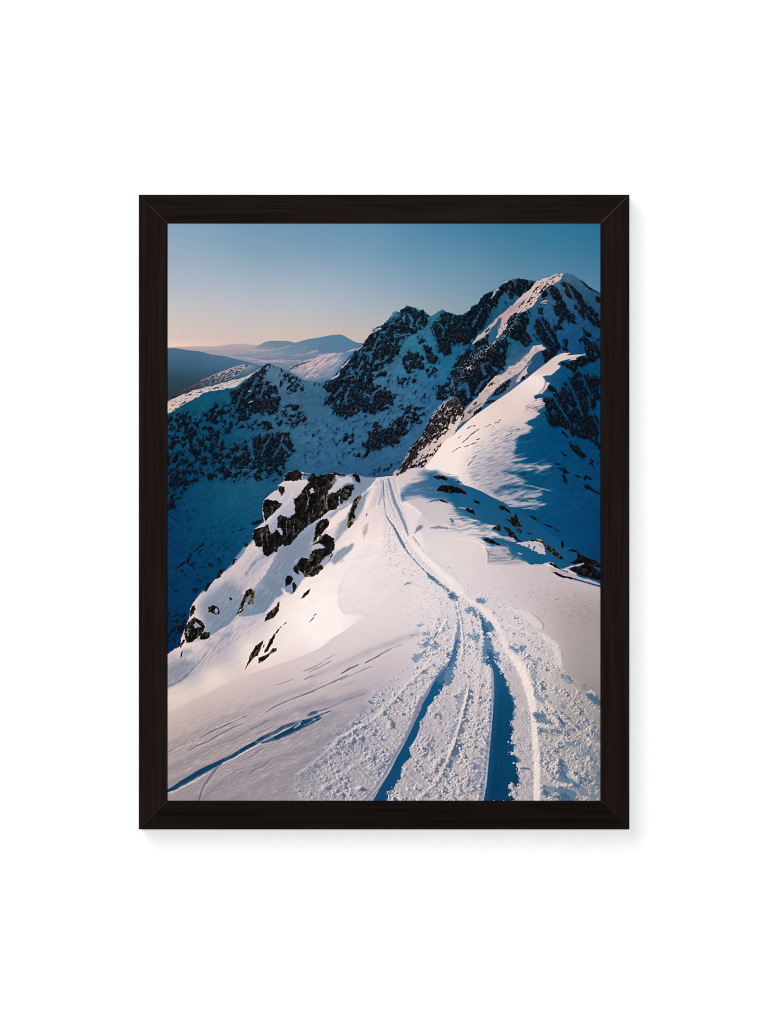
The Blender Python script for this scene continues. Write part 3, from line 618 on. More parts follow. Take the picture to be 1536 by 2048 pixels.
    # crisp lips on the cornice
    stroke(PW('F', '745 745 3 800 700 6 860 682 6 920 680 4 945 715 3 950 750 2'), (246, 228, 224), 1.6, .5, 4, .5)
    stroke(PW('F', '925 680 2 955 720 4 955 765 5 930 810 4 890 845 2'), (110, 104, 124), .8, .5, 3, .7)
    fill(P('F', '962 745 992 750 965 800 925 850 905 850 945 800'), (206, 186, 186), .8, .5, 3)
    fill(P('F', '838 880 880 862 930 860 936 900 880 902 850 914'), (20, 66, 106), 1, 1, 3)
    sl, m = mask(P('F', '760 980 850 930 920 900 948 985 880 1035 740 1060'), 4)
    blend(sl, m * sstep(.5, .8, n[sl]) * .6, (70, 78, 108))
    for s in ('1075 460 1 1140 432 3 1222 430 2', '1180 462 2 1222 433 4', '1090 545 2 1130 530 5'):
        stroke(PW('F', s), (48, 44, 56), .7, .8, 3, .7)
    stroke(PW('F', '1200 512 2 1260 498 5 1230 505 2'), (206, 182, 178), .7, .5, 3)
    stroke(PW('F', '1150 505 2 1250 480 6 1362 452 2'), (212, 188, 184), .8, .6, 3, .9)
    for s in ('150 1215 2 180 1195 3 205 1180 1', '215 1190 4 235 1180 4', '180 1285 3 230 1245 5 275 1215 2', '90 1365 1 160 1310 4 180 1280 2', '50 1320 1 85 1290 3', '330 1200 2 390 1172 4', '430 1160 2 450 1145 3 490 1125 3', '205 1370 2 245 1358 4', '250 1325 4 280 1318 4', '0 1455 2 50 1415 4', '65 1412 3 80 1405 3', '120 1400 2 160 1385 3', '405 1195 2 420 1188 2', '445 1155 3 480 1148 2', '150 1395 2 215 1362 2', '640 1225 2 690 1215 3', '550 1290 2 610 1265 3'):
        q = PW('F', s); q[:, 2] *= .62; stroke(q, (44, 40, 44), .7, .9, 2.4, .75)
    # edge of the wind scoop low on the arete
    stroke(PW('I', '190 60 3 175 140 4 190 190 3 140 265 5 110 320 3'), (250, 232, 226), 2.2, 1, 6, .6)
    for s in ('155 265 3 200 215 3', '210 190 2 245 150 2'):
        stroke(PW('I', s), (70, 70, 90), .7, 1.4, 2, .7)

def paint_foreground():
    fg = field(lin('''340 1425 226 207 201|340 1392 230 212 205|420 1350 240 221 214|500 1310 244 226 218|600 1250 251 236 233|680 1250 253 239 235|700 1180 244 230 228|650 1190 252 238 234|760 1110 244 230 226|740 1060 240 222 218|780 1180 233 219 220|740 1250 226 212 212|820 1240 225 213 213|650 1300 246 230 228|560 1330 232 214 212|620 1340 214 197 199|700 1320 216 200 202|780 1300 212 198 202|500 1370 212 193 192|420 1420 208 189 186|350 1480 196 176 172|450 1440 196 178 178|560 1390 202 186 190|640 1380 206 190 192|740 1360 198 184 192|400 1510 182 165 164|500 1480 184 168 172|600 1430 190 175 181|700 1390 190 178 187|360 1560 172 157 158|450 1550 172 158 162|550 1520 174 160 167|650 1460 172 162 172|400 1595 164 152 160|500 1595 165 153 162|600 1560 164 153 162|700 1500 170 160 172|750 1440 176 168 180|820 1350 200 190 198|620 1590 158 150 160|700 1580 160 152 164|800 1480 172 164 176|850 1560 172 163 172|860 1400 186 178 188|900 1500 184 173 180|930 1560 188 176 180|950 1400 200 188 192|940 1320 206 196 202|880 1250 214 204 208|900 1180 224 212 216|850 1120 228 218 220|960 1120 220 205 207|1000 1170 214 199 203|1000 1080 214 200 200|940 1080 224 210 208|900 1040 216 202 200|1050 1150 204 190 196|1120 1160 198 184 190|1180 1190 192 178 184|1100 1210 194 180 186|1180 1250 186 172 180|1140 1300 190 178 182|1190 1340 180 170 176|1180 1400 170 162 168|1190 1590 150 148 160|1120 1500 170 162 170|1060 1330 206 194 198|1080 1420 190 180 184|1150 1450 168 160 166|1100 1580 160 153 164|1020 1250 214 204 208|820 970 214 196 196|850 950 200 186 190|800 1000 210 200 204|830 1020 206 194 200|720 990 226 206 202|690 1040 232 214 210|640 1100 214 202 206|530 1240 206 192 198|450 1300 180 172 184|400 1300 210 194 194|370 1300 226 206 202|350 1320 190 178 184|370 1340 160 160 176|400 1330 176 168 180|440 1330 208 192 192|500 1280 222 206 206|540 1240 232 218 214|600 1170 242 226 222|640 1140 240 226 222|690 1100 240 226 222|480 1290 218 204 206|360 1370 222 204 198|345 1345 176 168 180|700 1000 230 212 208|600 1000 220 204 204|500 1100 220 206 206'''), 3, 16)
    slope = field(lin('''560 990 196 186 196|600 960 206 192 198|640 990 196 184 194|690 970 110 132 164|720 965 120 140 168|660 1010 130 148 176|540 1130 168 168 186|500 1120 196 184 188|470 1160 194 182 190|440 1190 176 174 190|500 1170 178 174 190|430 1220 132 148 176|470 1240 116 140 168|430 1260 110 136 166|510 1220 124 146 172|560 1140 124 140 164|580 1080 136 148 170|600 1120 130 148 174|560 1190 108 134 162|540 1220 104 132 160|590 1160 140 152 176|480 1260 190 180 190|520 1090 216 200 200|490 1120 206 190 194|540 1090 186 176 188|540 1060 190 180 190|470 1190 170 168 186|400 1240 206 190 192|380 1270 206 188 190|580 1060 146 156 182|620 1060 150 160 186|640 1080 210 198 202|670 1020 226 208 206|690 1040 222 208 206|560 1235 150 162 184|520 1250 160 166 186'''), 3, 9)
    body = np.concatenate([P('J', '-40 1090 0 1066 60 1020 130 985 140 900 180 800 220 700 232 600 270 530 340 450 420 380 480 310 580 225 680 150 760 60 790 20'),
                           P('G', '800 1010 880 935 870 880 890 810 990 740 970 620 985 520 1030 470 1080 430 1140 400 1132 360 1190 320 1200 270 1240 225 1320 205 1370 225 1420 238 1500 245 1536 270'),
                           P('H', '20 440 60 456 110 445 140 470 200 484 250 456 300 436 330 432 400 450 440 456 540 446 575 462 650 488 760 486 830 478 910 470 980 466 1050 426 1100 396 1180 378 1250 386 1330 416 1400 440 1450 460 1536 496'),
                           P('I', '120 460 200 485 300 525 400 580 530 640 600 680 700 720 800 790 900 880 1000 960 1100 1040 1250 1130 1540 1250'),
                           np.array([[1230, 1620], [320, 1620]], np.float32)])
    def calm(f):                                          # greyer and darker towards the near and right-hand snow
        k = 1 - .055 * sstep(1280, 1450, PY) - .115 * sstep(1060, 1170, PX) * sstep(1150, 1230, PY) * (1 - .5 * sstep(1400, 1560, PY))
        g = f * k[..., None]
        g[..., 2] -= 1.5 * sstep(1250, 1400, PY) + 5 * sstep(990, 1120, PX) * sstep(1040, 1120, PY)
        return g
    fg = calm(fg)
    fill(body, fg, .8, .7, 3, seed=15)
    lower = np.concatenate([P('J', '-80 1000 100 980 130 962 230 957 330 932 420 896 470 866 540 823 620 780 680 722 720 674 760 690 820 690 900 670 980 651 1020 634 1080 562 1130 502 1180 470 1192 410 1240 440 1290 450 1330 390 1400 280 1480 268'),
                            P('H', '20 1500 120 1470 200 1420 262 1365 290 1320 335 1170 420 1072 500 988 560 932 590 882 650 782 668 704 700 640 768 545 775 500 770 400 400 300'), P('G', '800 100 400 900 -60 1400')])
    sl, sm = mask(lower, 2.2, 1.2, 8, seed=16, octs=2)
    bsl, bmk = mask(body, .8, .7, 3, seed=15)
    BM = np.zeros((H, W), np.float32); BM[bsl] = bmk
    blend(sl, sm * BM[sl], slope)
    near = field(lin('''340 1445 212 192 186|450 1400 212 193 190|560 1345 214 196 196|640 1300 218 202 203|720 1255 224 210 210|780 1190 230 216 217|740 1160 236 222 220|700 1200 236 222 221|700 1150 240 226 223|760 1130 236 222 221|
    740 1250 225 211 211|820 1240 225 212 212|620 1340 214 198 200|700 1320 216 200 202|780 1300 212 198 202|420 1425 206 186 184|350 1480 194 174 170|450 1440 196 177 177|850 1230 226 214 216|690 1225 230 216 216|
    560 1390 202 186 190|640 1380 206 190 192|740 1360 198 184 192|400 1510 182 165 164|500 1480 184 168 172|600 1430 190 175 181|700 1390 190 178 187|360 1560 172 157 158|450 1550 172 158 162|550 1520 174 160 167|650 1460 172 162 172|
    400 1595 164 152 160|500 1595 165 153 162|600 1560 164 153 162|700 1500 170 160 172|750 1440 176 168 180|820 1350 200 190 198|620 1590 158 150 160|700 1580 160 152 164|800 1480 172 164 176|850 1560 172 163 172'''), 3, 14)
    near = calm(near)
    zone = P('M', '-40 650 0 590 100 545 250 465 400 395 560 310 700 240 850 190 1000 140 1150 90 1300 40 1440 -20 1536 -60 1600 -100 1680 -170 1790 -235 1900 -310 1980 -370 2030 -400 1960 -410 1800 -420 1750 -500 1760 -600 1740 -700 1800 -800 1840 -900 1900 -1000 2100 -1150 2300 -1300 2600 -1250 2900 0 2900 1500 -40 1550')
    sl, d = sdf(zone, 30)
    soft = 1.2 + 5 * sstep(500, 340, PX[sl]) + 4 * sstep(1250, 1120, PY[sl])
    lm = sstep(-soft, soft, d) * sstep(940, 850, PX[sl])
    sl2, bm = sl, lm
    blend(sl2, bm, near)
    return body

def wind_texture():
    S = (slice(0, H), slice(0, W))
    sl, m = mask(P('J', '0 1100 400 900 900 640 1300 400 1500 0 1700 -400 2000 -450 2300 -300 2600 0 2600 400 1800 800 1000 1150 400 1400 0 1560'), 20)
    u, v = rot(PX, PY, -24, 40, 9)
    ng = fbm(u, v, 65, 4)
    IMG[sl] += (m * (ng[sl] * 5 + 3.2 * fbm(PX[sl] / 1.9, PY[sl] / 1.5, 66, 2) + 2.2 * fbm(PX[sl] / 5, PY[sl] / 3, 67, 2)))[..., None] * np.array([1, 1.02, 1.05], np.float32)
    # fine sastrugi in the near left snow and on the right shoulder
    u, v = rot(PX, PY, -27, 22, 2.3)
    n = fbm(u, v, 61, 4)
    sl, m = mask(P('M', '-20 800 300 560 900 200 1600 -60 2300 -300 2650 -200 2500 300 2300 700 2100 1500 -20 1500'), 60)
    k = m * sstep(1330, 1500, PY[sl])
    blend(sl, k * np.clip(.5 + n[sl], 0, 1) * .24, (96, 100, 126))
    blend(sl, k * np.clip(-n[sl] - .12, 0, 1) * .5, (232, 214, 208))
    g = fbm(PX / 2.2, PY / 1.6, 62, 2)
    IMG[sl] += (k * (g[sl] * 13 + 7 * fbm(*[q[sl] for q in rot(PX, PY, -27, 7, 1.7)], 68, 3)))[..., None]
    sl, m = mask(P('I', '300 1260 900 1260 1500 1450 1512 2100 1100 2300 900 1800 500 1500'), 40)
    u, v = rot(PX, PY, -24, 15, 2.2)
    n2 = fbm(u, v, 63, 4)
    pm = .35 + .65 * uni(fbm(PX / 45, PY / 30, 64, 2))[sl]
    blend(sl, m * pm * np.clip(n2[sl] - .15, 0, 1) * .32, (110, 108, 130))
    blend(sl, m * pm * np.clip(-n2[sl] - .15, 0, 1) * .3, (226, 212, 212))
    IMG[sl] += (m * g[sl] * 6)[..., None]

def paint_left_slope():
    # blue half-shade hollows below the crags
    def hollow(t, s, c, op=.85, soft=5):
        c = tuple(.80 * q + .20 * p for q, p in zip((c[0] - 5, c[1] - 7, c[2] - 16), (186, 172, 178))); soft = soft * 1.4
        fill(P(t, s), c, soft, 2.2, 9, -55, 2.5, seed=23, op=op)
    hollow('G', '1100 1050 1250 960 1400 850 1500 760 1540 740 1540 800 1480 960 1450 1080 1350 1120 1240 1200 1190 1330 1150 1450 1120 1536 880 1536 900 1460 960 1330 1050 1180', (112, 134, 164), .8, 7)
    hollow('J', '520 380 600 320 690 330 740 400 790 420 760 520 700 620 640 700 560 780 500 830 440 870 420 820 380 740 330 640 330 560 400 460', (116, 136, 164), .75, 8)
    hollow('J', '880 440 960 400 1180 360 1160 450 1060 560 1000 650 900 670 800 690 770 650 790 570 880 540', (106, 132, 164), .8, 6)
    hollow('J', '420 880 520 790 640 690 700 640 700 700 640 780 540 820 470 880 420 910', (106, 128, 156), .7, 5)
    hollow('J', '540 870 600 830 650 850 620 910 560 900', (136, 146, 172), .7, 4)
    hollow('J', '-20 1200 80 1150 180 1120 260 1160 220 1240 130 1330 0 1400 -20 1400', (126, 136, 160), .8, 7)
    hollow('J', '160 1020 230 1000 250 1050 180 1090 150 1060', (142, 148, 170), .7, 5)
    hollow('H', '590 490 650 490 760 500 755 520 700 575 620 640 570 690 500 740 440 800 370 860 300 900 270 870 340 800 370 740 500 600 560 540', (112, 134, 166), .7, 5)
    hollow('H', '440 850 470 830 480 800 560 740 600 670 660 640 640 760 590 850 560 920 500 980 420 1060 330 1170 320 1100 380 960', (118, 138, 168), .72, 4)
    hollow('H', '280 1330 340 1240 420 1200 520 1170 500 1230 440 1290 390 1340 340 1375 300 1350', (120, 138, 168), .85, 3)
    hollow('H', '610 1050 630 1000 670 960 650 1050 625 1110', (150, 156, 180), .8, 2.5)
    hollow('H', '690 780 720 700 790 560 810 550 800 640 770 760', (200, 186, 192), .5, 4)
    # rib highlights and grooves running down the slope
    for t, s, c, op in (
        ('G', '880 940 12 820 1030 26 760 1110 30 680 1210 26 580 1300 18 480 1380 8', (206, 190, 194), .55),
        ('G', '1100 1060 8 1020 1180 14 930 1290 20 840 1400 20 780 1460 12', (214, 194, 194), .75),
        ('J', '860 420 3 900 350 6 1000 230 8 1080 80 5', (222, 202, 200), .7),
        ('G', '990 1090 3 930 1120 5 870 1180 4 800 1270 3', (84, 104, 136), .6),
        ('G', '930 990 3 990 1050 4 900 1130 5 860 1190 3', (120, 136, 164), .6),
        ('J', '0 1400 4 60 1370 5 140 1330 4 210 1270 4 270 1200 3 330 1140 2', (88, 98, 128), .7),
        ('J', '680 760 3 760 690 5 820 690 4 900 670 3 980 650 4 1010 640 3', (226, 208, 206), .85),
        ('J', '440 890 4 540 820 5 620 780 4 680 720 5 720 670 4', (222, 206, 206), .8),
        ('J', '230 960 4 330 930 4 420 890 4', (216, 200, 200), .7),
        ('J', '360 420 4 300 510 6 270 560 5', (220, 202, 198), .7),
        ('J', '1180 470 8 1120 510 12 1060 590 8 1010 640 4', (232, 214, 210), .8),
        ('J', '1180 400 6 1190 470 5 1260 460 4', (220, 204, 204), .8),
        ('H', '200 880 5 330 820 4 480 740 4', (222, 202, 196), .75),
        ('H', '270 1000 12 330 930 22 400 870 26 450 820 14 500 760 5', (240, 222, 218), .9),
        ('H', '540 960 4 590 880 6 650 780 5 665 700 3', (236, 218, 212), .75),
        ('H', '330 1170 4 420 1070 6 500 985 6 560 930 4', (240, 224, 220), .75),
        ('H', '760 500 5 720 570 7 640 640 5 600 670 3', (240, 222, 218), .9)):
        stroke(PW(t, s), c, 2.4, 1.6, 6, op)
    u, v = rot(PX, PY, -52, 22, 3.6)
    n = fbm(u, v, 71, 4)
    sl, m = mask(P('J', '0 1080 200 900 500 400 800 0 1100 -100 1300 250 1000 640 700 720 400 1200 0 1420'), 15)
    blend(sl, m * np.clip(n[sl], 0, 1) * .3, (96, 110, 140))
    blend(sl, m * np.clip(-n[sl] - .1, 0, 1) * .3, (232, 214, 210))
    sl, m = mask(P('J', '560 860 760 720 980 640 900 800 740 950 500 1100 330 1160 300 1100'), 14)
    blend(sl, m * np.clip(n[sl] + .1, 0, 1) * .5, (120, 124, 150))

ROCKTEX = None
def rock(t, s, tone=(66, 58, 44), dark=(15, 14, 15), rough=1.2, amt=.8, ang=-60, seed=31, soft=.7):
    sl, d = sdf(P(t, s), 8)
    if d.size == 0: return
    x, y = PX[sl], PY[sl]
    tone = (tone[0] + 12, tone[1] + 8, tone[2] + 3)
    d = d + rough * 1.1 * fbm(x / 4.2, y / 4.2, seed, 3) + min(1.6, .5 * rough + .02 * math.sqrt(d.size)) * .9 * perlin(x / 8, y / 8, seed + 11)
    m = sstep(-soft, soft, d)
    u, v = rot(x, y, ang, 10, 4.5)
    wu = u + .5 * fbm(x / 6, y / 6, seed + 3, 2); wv = v + .5 * fbm(x / 6, y / 6, seed + 4, 2)
    dist, idv, ex, ey = worley(wu, wv, seed)
    f = fbm(u, v, seed + 2, 3, .7)
    fine = fbm(x / 2.0, y / 2.0, seed + 5, 2)
    lum = sum(tone) / 3.; tone = tuple(.62 * q + .38 * lum for q in tone); amt = amt * (.95 if lum < 56 else 1.0)
    k = np.clip(.02 + .95 * idv ** 2.2 + .38 * f + .2 * fine - .3 * dist + .35 * np.clip(-ex, -.5, .5), 0, 1.15) * amt * 1.15
    left = sstep(5, 1, d) * .10
    crack = sstep(.10, 0, np.abs(perlin(*rot(x, y, 80, 18, 4.2), seed + 9)))
    k = k * (1 - .75 * crack)
    col = np.array(dark, np.float32) + (np.clip(k + left, 0, 1.2))[..., None] * (np.array(tone, np.float32) * 1.25 - np.array(dark, np.float32))
    blend(sl, m, col)

def paint_crags():
    D = (13, 12, 13)
    # top cluster
    rock('G', '1192 320 1200 265 1240 222 1290 208 1320 200 1350 212 1375 240 1372 300 1340 305 1300 320 1250 315', (44, 40, 38), D, 1, .8, seed=32)
    rock('G', '1130 368 1170 365 1198 378 1195 430 1165 470 1148 440', (40, 34, 32), D, .8, seed=33)
    rock('G', '1470 250 1500 238 1525 265 1490 270', (40, 38, 38), D, .6, seed=34)
    rock('H', '-40 455 20 440 60 456 100 446 135 470 90 478 40 470', (36, 36, 42), D, .8, .7, seed=35)
    rock('H', '290 436 330 430 400 450 445 456 430 470 380 468 330 452', (40, 38, 38), D, .8, seed=36)
    rock('H', '505 460 545 446 575 462 590 500 594 536 570 538 540 515 530 485', (42, 40, 38), D, .8, seed=37)
    rock('G', '1240 690 1330 640 1380 560 1400 450 1480 420 1480 300 1545 275 1545 700 1480 740 1400 800 1330 880 1250 960 1190 980 1185 900 1150 780', (34, 32, 32), D, 1.6, .7, seed=131)
    rock('G', '1060 800 1140 790 1190 860 1185 960 1110 1010 1080 940', (34, 32, 32), D, 1.6, .7, seed=132)
    rock('H', '60 480 140 470 250 450 330 440 340 520 300 580 400 590 380 660 360 700 350 800 260 830 200 890 120 940 20 1000 -60 960 -60 700 40 560', (38, 36, 34), D, 2.0, .7, seed=133)
    rock('H', '100 1240 150 1150 180 1080 240 1060 320 1110 330 1200 290 1280 210 1340 210 1420 120 1490 20 1500 40 1360', (36, 34, 32), D, 1.8, .7, seed=134)
    # great left block
    rock('G', '985 520 1030 500 1080 520 1110 512 1150 540 1180 552 1140 600 1090 640 1040 690 1000 735 988 680 972 610', (50, 42, 38), D, 1.2, .75, seed=38)
    rock('H', '60 540 80 500 130 480 200 490 250 460 300 450 335 480 330 520 290 560 240 600 200 590 180 690 175 800 170 890 100 930 40 990 0 1005 -60 960 -80 800 -90 700 0 660 60 620 110 640 90 600', (50, 46, 40), D, 1.4, .7, seed=39)
    rock('G', '1350 640 1390 580 1370 520 1420 440 1470 420 1500 440 1450 340 1480 300 1540 280 1540 700 1480 720 1400 790 1365 820 1350 730', (44, 40, 38), D, 1.4, .7, seed=40)
    rock('G', '1125 700 1155 655 1200 680 1240 700 1320 690 1360 730 1370 820 1330 870 1270 950 1200 992 1178 960 1190 880 1160 810 1120 800', (46, 40, 36), D, 1.4, .75, seed=41)
    rock('G', '865 880 885 810 930 800 960 790 1035 755 1045 830 1090 880 1100 980 1095 1040 1020 1095 985 1070 965 990 905 985', (52, 44, 38), D, 1.2, .8, seed=42)
    rock('G', '1090 850 1130 832 1175 870 1170 920 1130 985 1105 950 1095 900', (46, 40, 36), D, 1, .8, seed=43)
    rock('G', '1090 1010 1130 1000 1120 1040 1095 1045', (40, 36, 34), D, .6, seed=44)
    # lower centre pillars
    rock('H', '180 690 190 600 240 590 300 600 250 650 240 720 245 820 200 885 175 880 172 790', (92, 78, 54), D, 1, .95, seed=45)
    rock('H', '250 670 300 640 365 650 370 760 340 810 300 818 245 820', (52, 46, 36), D, 1.2, .8, seed=46)
    rock('H', '385 640 410 590 470 560 520 558 532 600 500 640 495 680 440 725 400 720 380 680', (72, 64, 48), D, 1.2, .85, 15, seed=47)
    rock('H', '378 710 400 700 420 730 405 755 382 745', (50, 46, 38), D, .8, seed=48)
    rock('H', '500 790 520 730 560 680 600 660 590 710 560 780 535 830 540 900 510 970 470 1015 455 960 470 880', (112, 92, 62), D, .9, .95, -65, seed=49)
    rock('H', '145 960 200 910 250 905 278 940 250 1000 200 1060 140 1110 92 1170 120 1100 128 1020', (84, 62, 36), D, 1, .7, seed=50)
    rock('H', '165 1130 190 1070 250 1095 300 1100 318 1130 280 1180 235 1205 200 1170', (40, 36, 34), D, 1, .8, seed=51)
    rock('H', '130 1160 150 1130 160 1180 140 1190', (36, 34, 34), D, .6, seed=52)
    rock('H', '165 1220 200 1190 240 1210 310 1160 325 1200 280 1270 220 1310 180 1300', (44, 38, 34), D, 1, .8, seed=53)
    rock('H', '15 1510 30 1440 60 1340 100 1250 150 1215 170 1260 190 1300 170 1360 200 1410 160 1450 100 1500 60 1495', (104, 92, 62), D, 1.2, .95, seed=54)
    rock('H', '150 1420 190 1375 210 1410 190 1440', (44, 40, 36), D, .8, seed=55)
    rock('H', '262 1350 265 1300 300 1260 315 1280 290 1310 270 1355', (170, 134, 84), (40, 30, 22), .6, .9, seed=56)
    rock('H', '-60 1390 -40 1330 0 1310 50 1330 55 1360 20 1430 10 1470 -30 1440', (52, 44, 36), D, 1, .8, seed=57)
    rock('G', '1285 1210 1310 1180 1345 1190 1340 1275 1300 1250', (40, 36, 34), D, .7, seed=58)
    rock('G', '1205 1330 1230 1280 1270 1290 1290 1320 1260 1370 1210 1398', (54, 46, 36), D, .8, seed=59)
    rock('G', '1275 1370 1300 1345 1325 1400 1300 1450 1270 1480 1285 1430', (52, 44, 36), D, .7, seed=60)
    rock('G', '1365 1520 1400 1470 1465 1415 1440 1470 1390 1515', (34, 30, 28), D, .6, seed=61)
    rock('G', '1350 1150 1370 1105 1440 1115 1430 1180 1395 1260 1360 1220', (46, 42, 36), D, 1, .8, seed=62)
    rock('G', '1400 1290 1420 1200 1470 1080 1500 1010 1540 1000 1540 1270 1480 1295 1430 1270', (90, 80, 54), D, 1, .9, seed=63)
    rock('G', '1475 985 1500 900 1535 860 1535 960 1500 975', (40, 36, 34), D, .8, seed=64)
    # slope stones
    rock('J', '705 665 730 600 750 540 770 500 800 415 850 390 892 405 885 470 880 560 830 565 810 500 780 560 770 620 735 655', (140, 116, 80), D, .9, .85, -65, seed=65)
    fill(P('J', '800 520 830 470 850 450 845 500 820 540'), (120, 124, 142), .8, 1, 3)
    rock('J', '415 640 420 580 460 562 500 575 530 610 530 655 490 665 450 640', (44, 40, 38), D, 1, .8, seed=66)
    fill(P('J', '482 610 500 590 520 620 505 650 485 640'), (150, 152, 170), .8, .6, 3)
    rock('J', '630 490 650 482 665 500 645 518', (52, 54, 62), (24, 28, 36), .6, seed=67)
    rock('J', '990 738 1005 690 1040 630 1100 590 1145 530 1140 620 1090 690 1040 715', (96, 76, 58), D, 1, .8, seed=68)
    rock('J', '170 860 180 790 230 720 270 690 320 710 370 750 380 790 350 860 300 900 240 945 190 950', (64, 54, 42), D, 1.2, .8, seed=69)
    fill(P('J', '265 770 290 735 320 760 345 790 310 790 285 800'), (150, 150, 168), .8, 1, 3)
    fill(P('J', '195 830 205 800 215 870 210 920'), (120, 128, 150), .8, 1, 3)
    rock('J', '320 910 340 870 380 835 435 845 425 900 370 920', (46, 42, 38), D, 1, .8, seed=70)
    rock('J', '225 640 240 590 270 560 285 600 270 650 235 690', (60, 52, 42), D, 1, .8, seed=71)
    rock('J', '128 1000 135 950 165 910 180 920 145 980 140 1005', (54, 48, 40), D, .8, seed=72)
    rock('J', '130 1110 135 1060 155 1030 145 1090', (50, 46, 42), D, .6, seed=73)
    rock('G', '375 1450 400 1360 440 1355 425 1400 400 1450', (46, 42, 38), D, 1, .8, seed=74)
    rock('G', '495 1320 525 1225 590 1215 560 1260 540 1300', (58, 50, 40), D, 1, .8, seed=75)
    rock('G', '660 1175 670 1120 740 1100 690 1130 680 1165', (40, 38, 38), D, .8, seed=76)
    rock('G', '785 985 800 945 830 965 800 1000', (40, 36, 36), D, .6, seed=77)
    # thin slab rocks on the lit slope
    rock('J', '795 1218 820 1160 850 1070 880 1010 930 960 985 920 960 990 920 1080 860 1130', (104, 86, 60), D, .7, .7, -60, seed=78)
    rock('J', '985 1060 1010 1000 1050 920 1100 850 1160 780 1232 728 1150 800 1110 860 1075 950 1030 1030', (84, 68, 50), D, .6, .7, -60, seed=79)
    rock('J', '932 1162 935 1105 1000 1075 1040 1050 1080 1005 1115 1000 1112 1030 1040 1085 980 1140', (128, 104, 72), D, .7, .8, -35, seed=80)
    rock('J', '1368 500 1400 440 1465 390 1440 450', (36, 30, 28), D, .5, seed=81)
    rock('J', '975 1000 985 970 995 965 985 1000', (70, 60, 54), D, .4, seed=82)
    stroke(PW('J', '1450 740 1 1480 710 3 1500 690 2'), (60, 56, 60), .7, .6, 2, .8)
    stroke(PW('J', '1490 680 1 1520 655 3'), (70, 62, 62), .7, .5, 2, .8)
    stroke(PW('H', '650 880 2 660 855 3'), (40, 40, 50), .7, .3, 2, .8)
    # snow caps and ledges on the crags
    for t, s in (('H', '255 660 275 610 330 560 360 500 420 480 500 470 520 540 440 545 400 580 350 640 300 640'), ('H', '95 1225 110 1180 170 1165 225 1200 190 1215 150 1210'), ('H', '185 1370 230 1310 290 1270 270 1350 215 1405'), ('H', '70 610 105 590 115 640 85 650'), ('G', '1120 800 1155 800 1180 830 1172 868 1140 838'), ('G', '1048 770 1090 720 1118 705 1116 790 1082 850 1055 830')):
        fill(P(t, s), (200, 190, 198), 1.2, 1.6, 5, seed=140, op=.92)
    for t, s in (('G', '1030 720 4 1110 640 8 1180 570 9 1250 510 8 1285 420 6'), ('G', '915 800 4 990 750 6 1060 690 6'), ('G', '1130 430 3 1180 470 4 1150 530 5'), ('H', '300 540 5 350 480 8 400 510 7'),
                 ('H', '250 670 4 300 620 6 340 600 4'), ('H', '90 1170 4 170 1110 7 220 1060 6'), ('G', '1300 1150 3 1340 1110 3'), ('G', '1480 960 6 1530 930 5'), ('H', '245 690 3 248 800 3'), ('G', '1230 330 5 1320 330 7 1440 330 6'), ('G', '1140 375 4 1200 330 5 1260 320 4')):
        stroke(PW(t, s), (222, 204, 202), 1.6, 1.4, 5, .5)
    for t, s in (('G', '1222 715 1 1215 800 2.4 1228 880 1'), ('G', '962 815 1 966 900 2.4 978 985 1'), ('G', '1445 690 1 1452 760 2.6 1420 800 1'), ('H', '215 630 1 226 720 2 220 800 1'), ('H', '110 760 1 104 860 2.2 120 900 1'), ('G', '1040 560 1 1080 600 2 1060 660 1'),
                 ('G', '1300 720 1 1290 800 2.4 1300 860 1'), ('G', '1450 480 1 1440 560 2.6 1410 620 1'), ('H', '420 620 1 470 640 2 520 610 1'), ('H', '130 560 1 170 600 2 160 680 1'), ('H', '70 1340 1 110 1300 2 130 1240 1'), ('G', '1020 800 1 1016 900 2 1040 1000 1'), ('H', '30 600 1 60 700 2 40 800 1')):
        stroke(PW(t, s), (128, 132, 148), .8, 1.6, 3, .6)
    fill(P('G', '1040 780 1090 720 1120 700 1120 790 1080 860 1050 840'), (150, 160, 186), 1.5, 1, 4, op=.85)
    fill(P('G', '1115 800 1150 800 1180 830 1175 870 1140 835'), (160, 164, 186), 1, .8, 3, op=.9)
    fill(P('G', '1380 245 1450 240 1480 260 1440 300 1380 300'), (60, 92, 130), 1.5, 1, 4, op=.7)
    fill(P('H', '110 1230 90 1215 100 1185 150 1160 200 1170 230 1200 180 1210'), (176, 176, 192), 1, .8, 3, op=.85)
    fill(P('H', '180 1360 220 1310 280 1270 270 1350 210 1400'), (150, 158, 182), 1.2, .8, 3, op=.9)

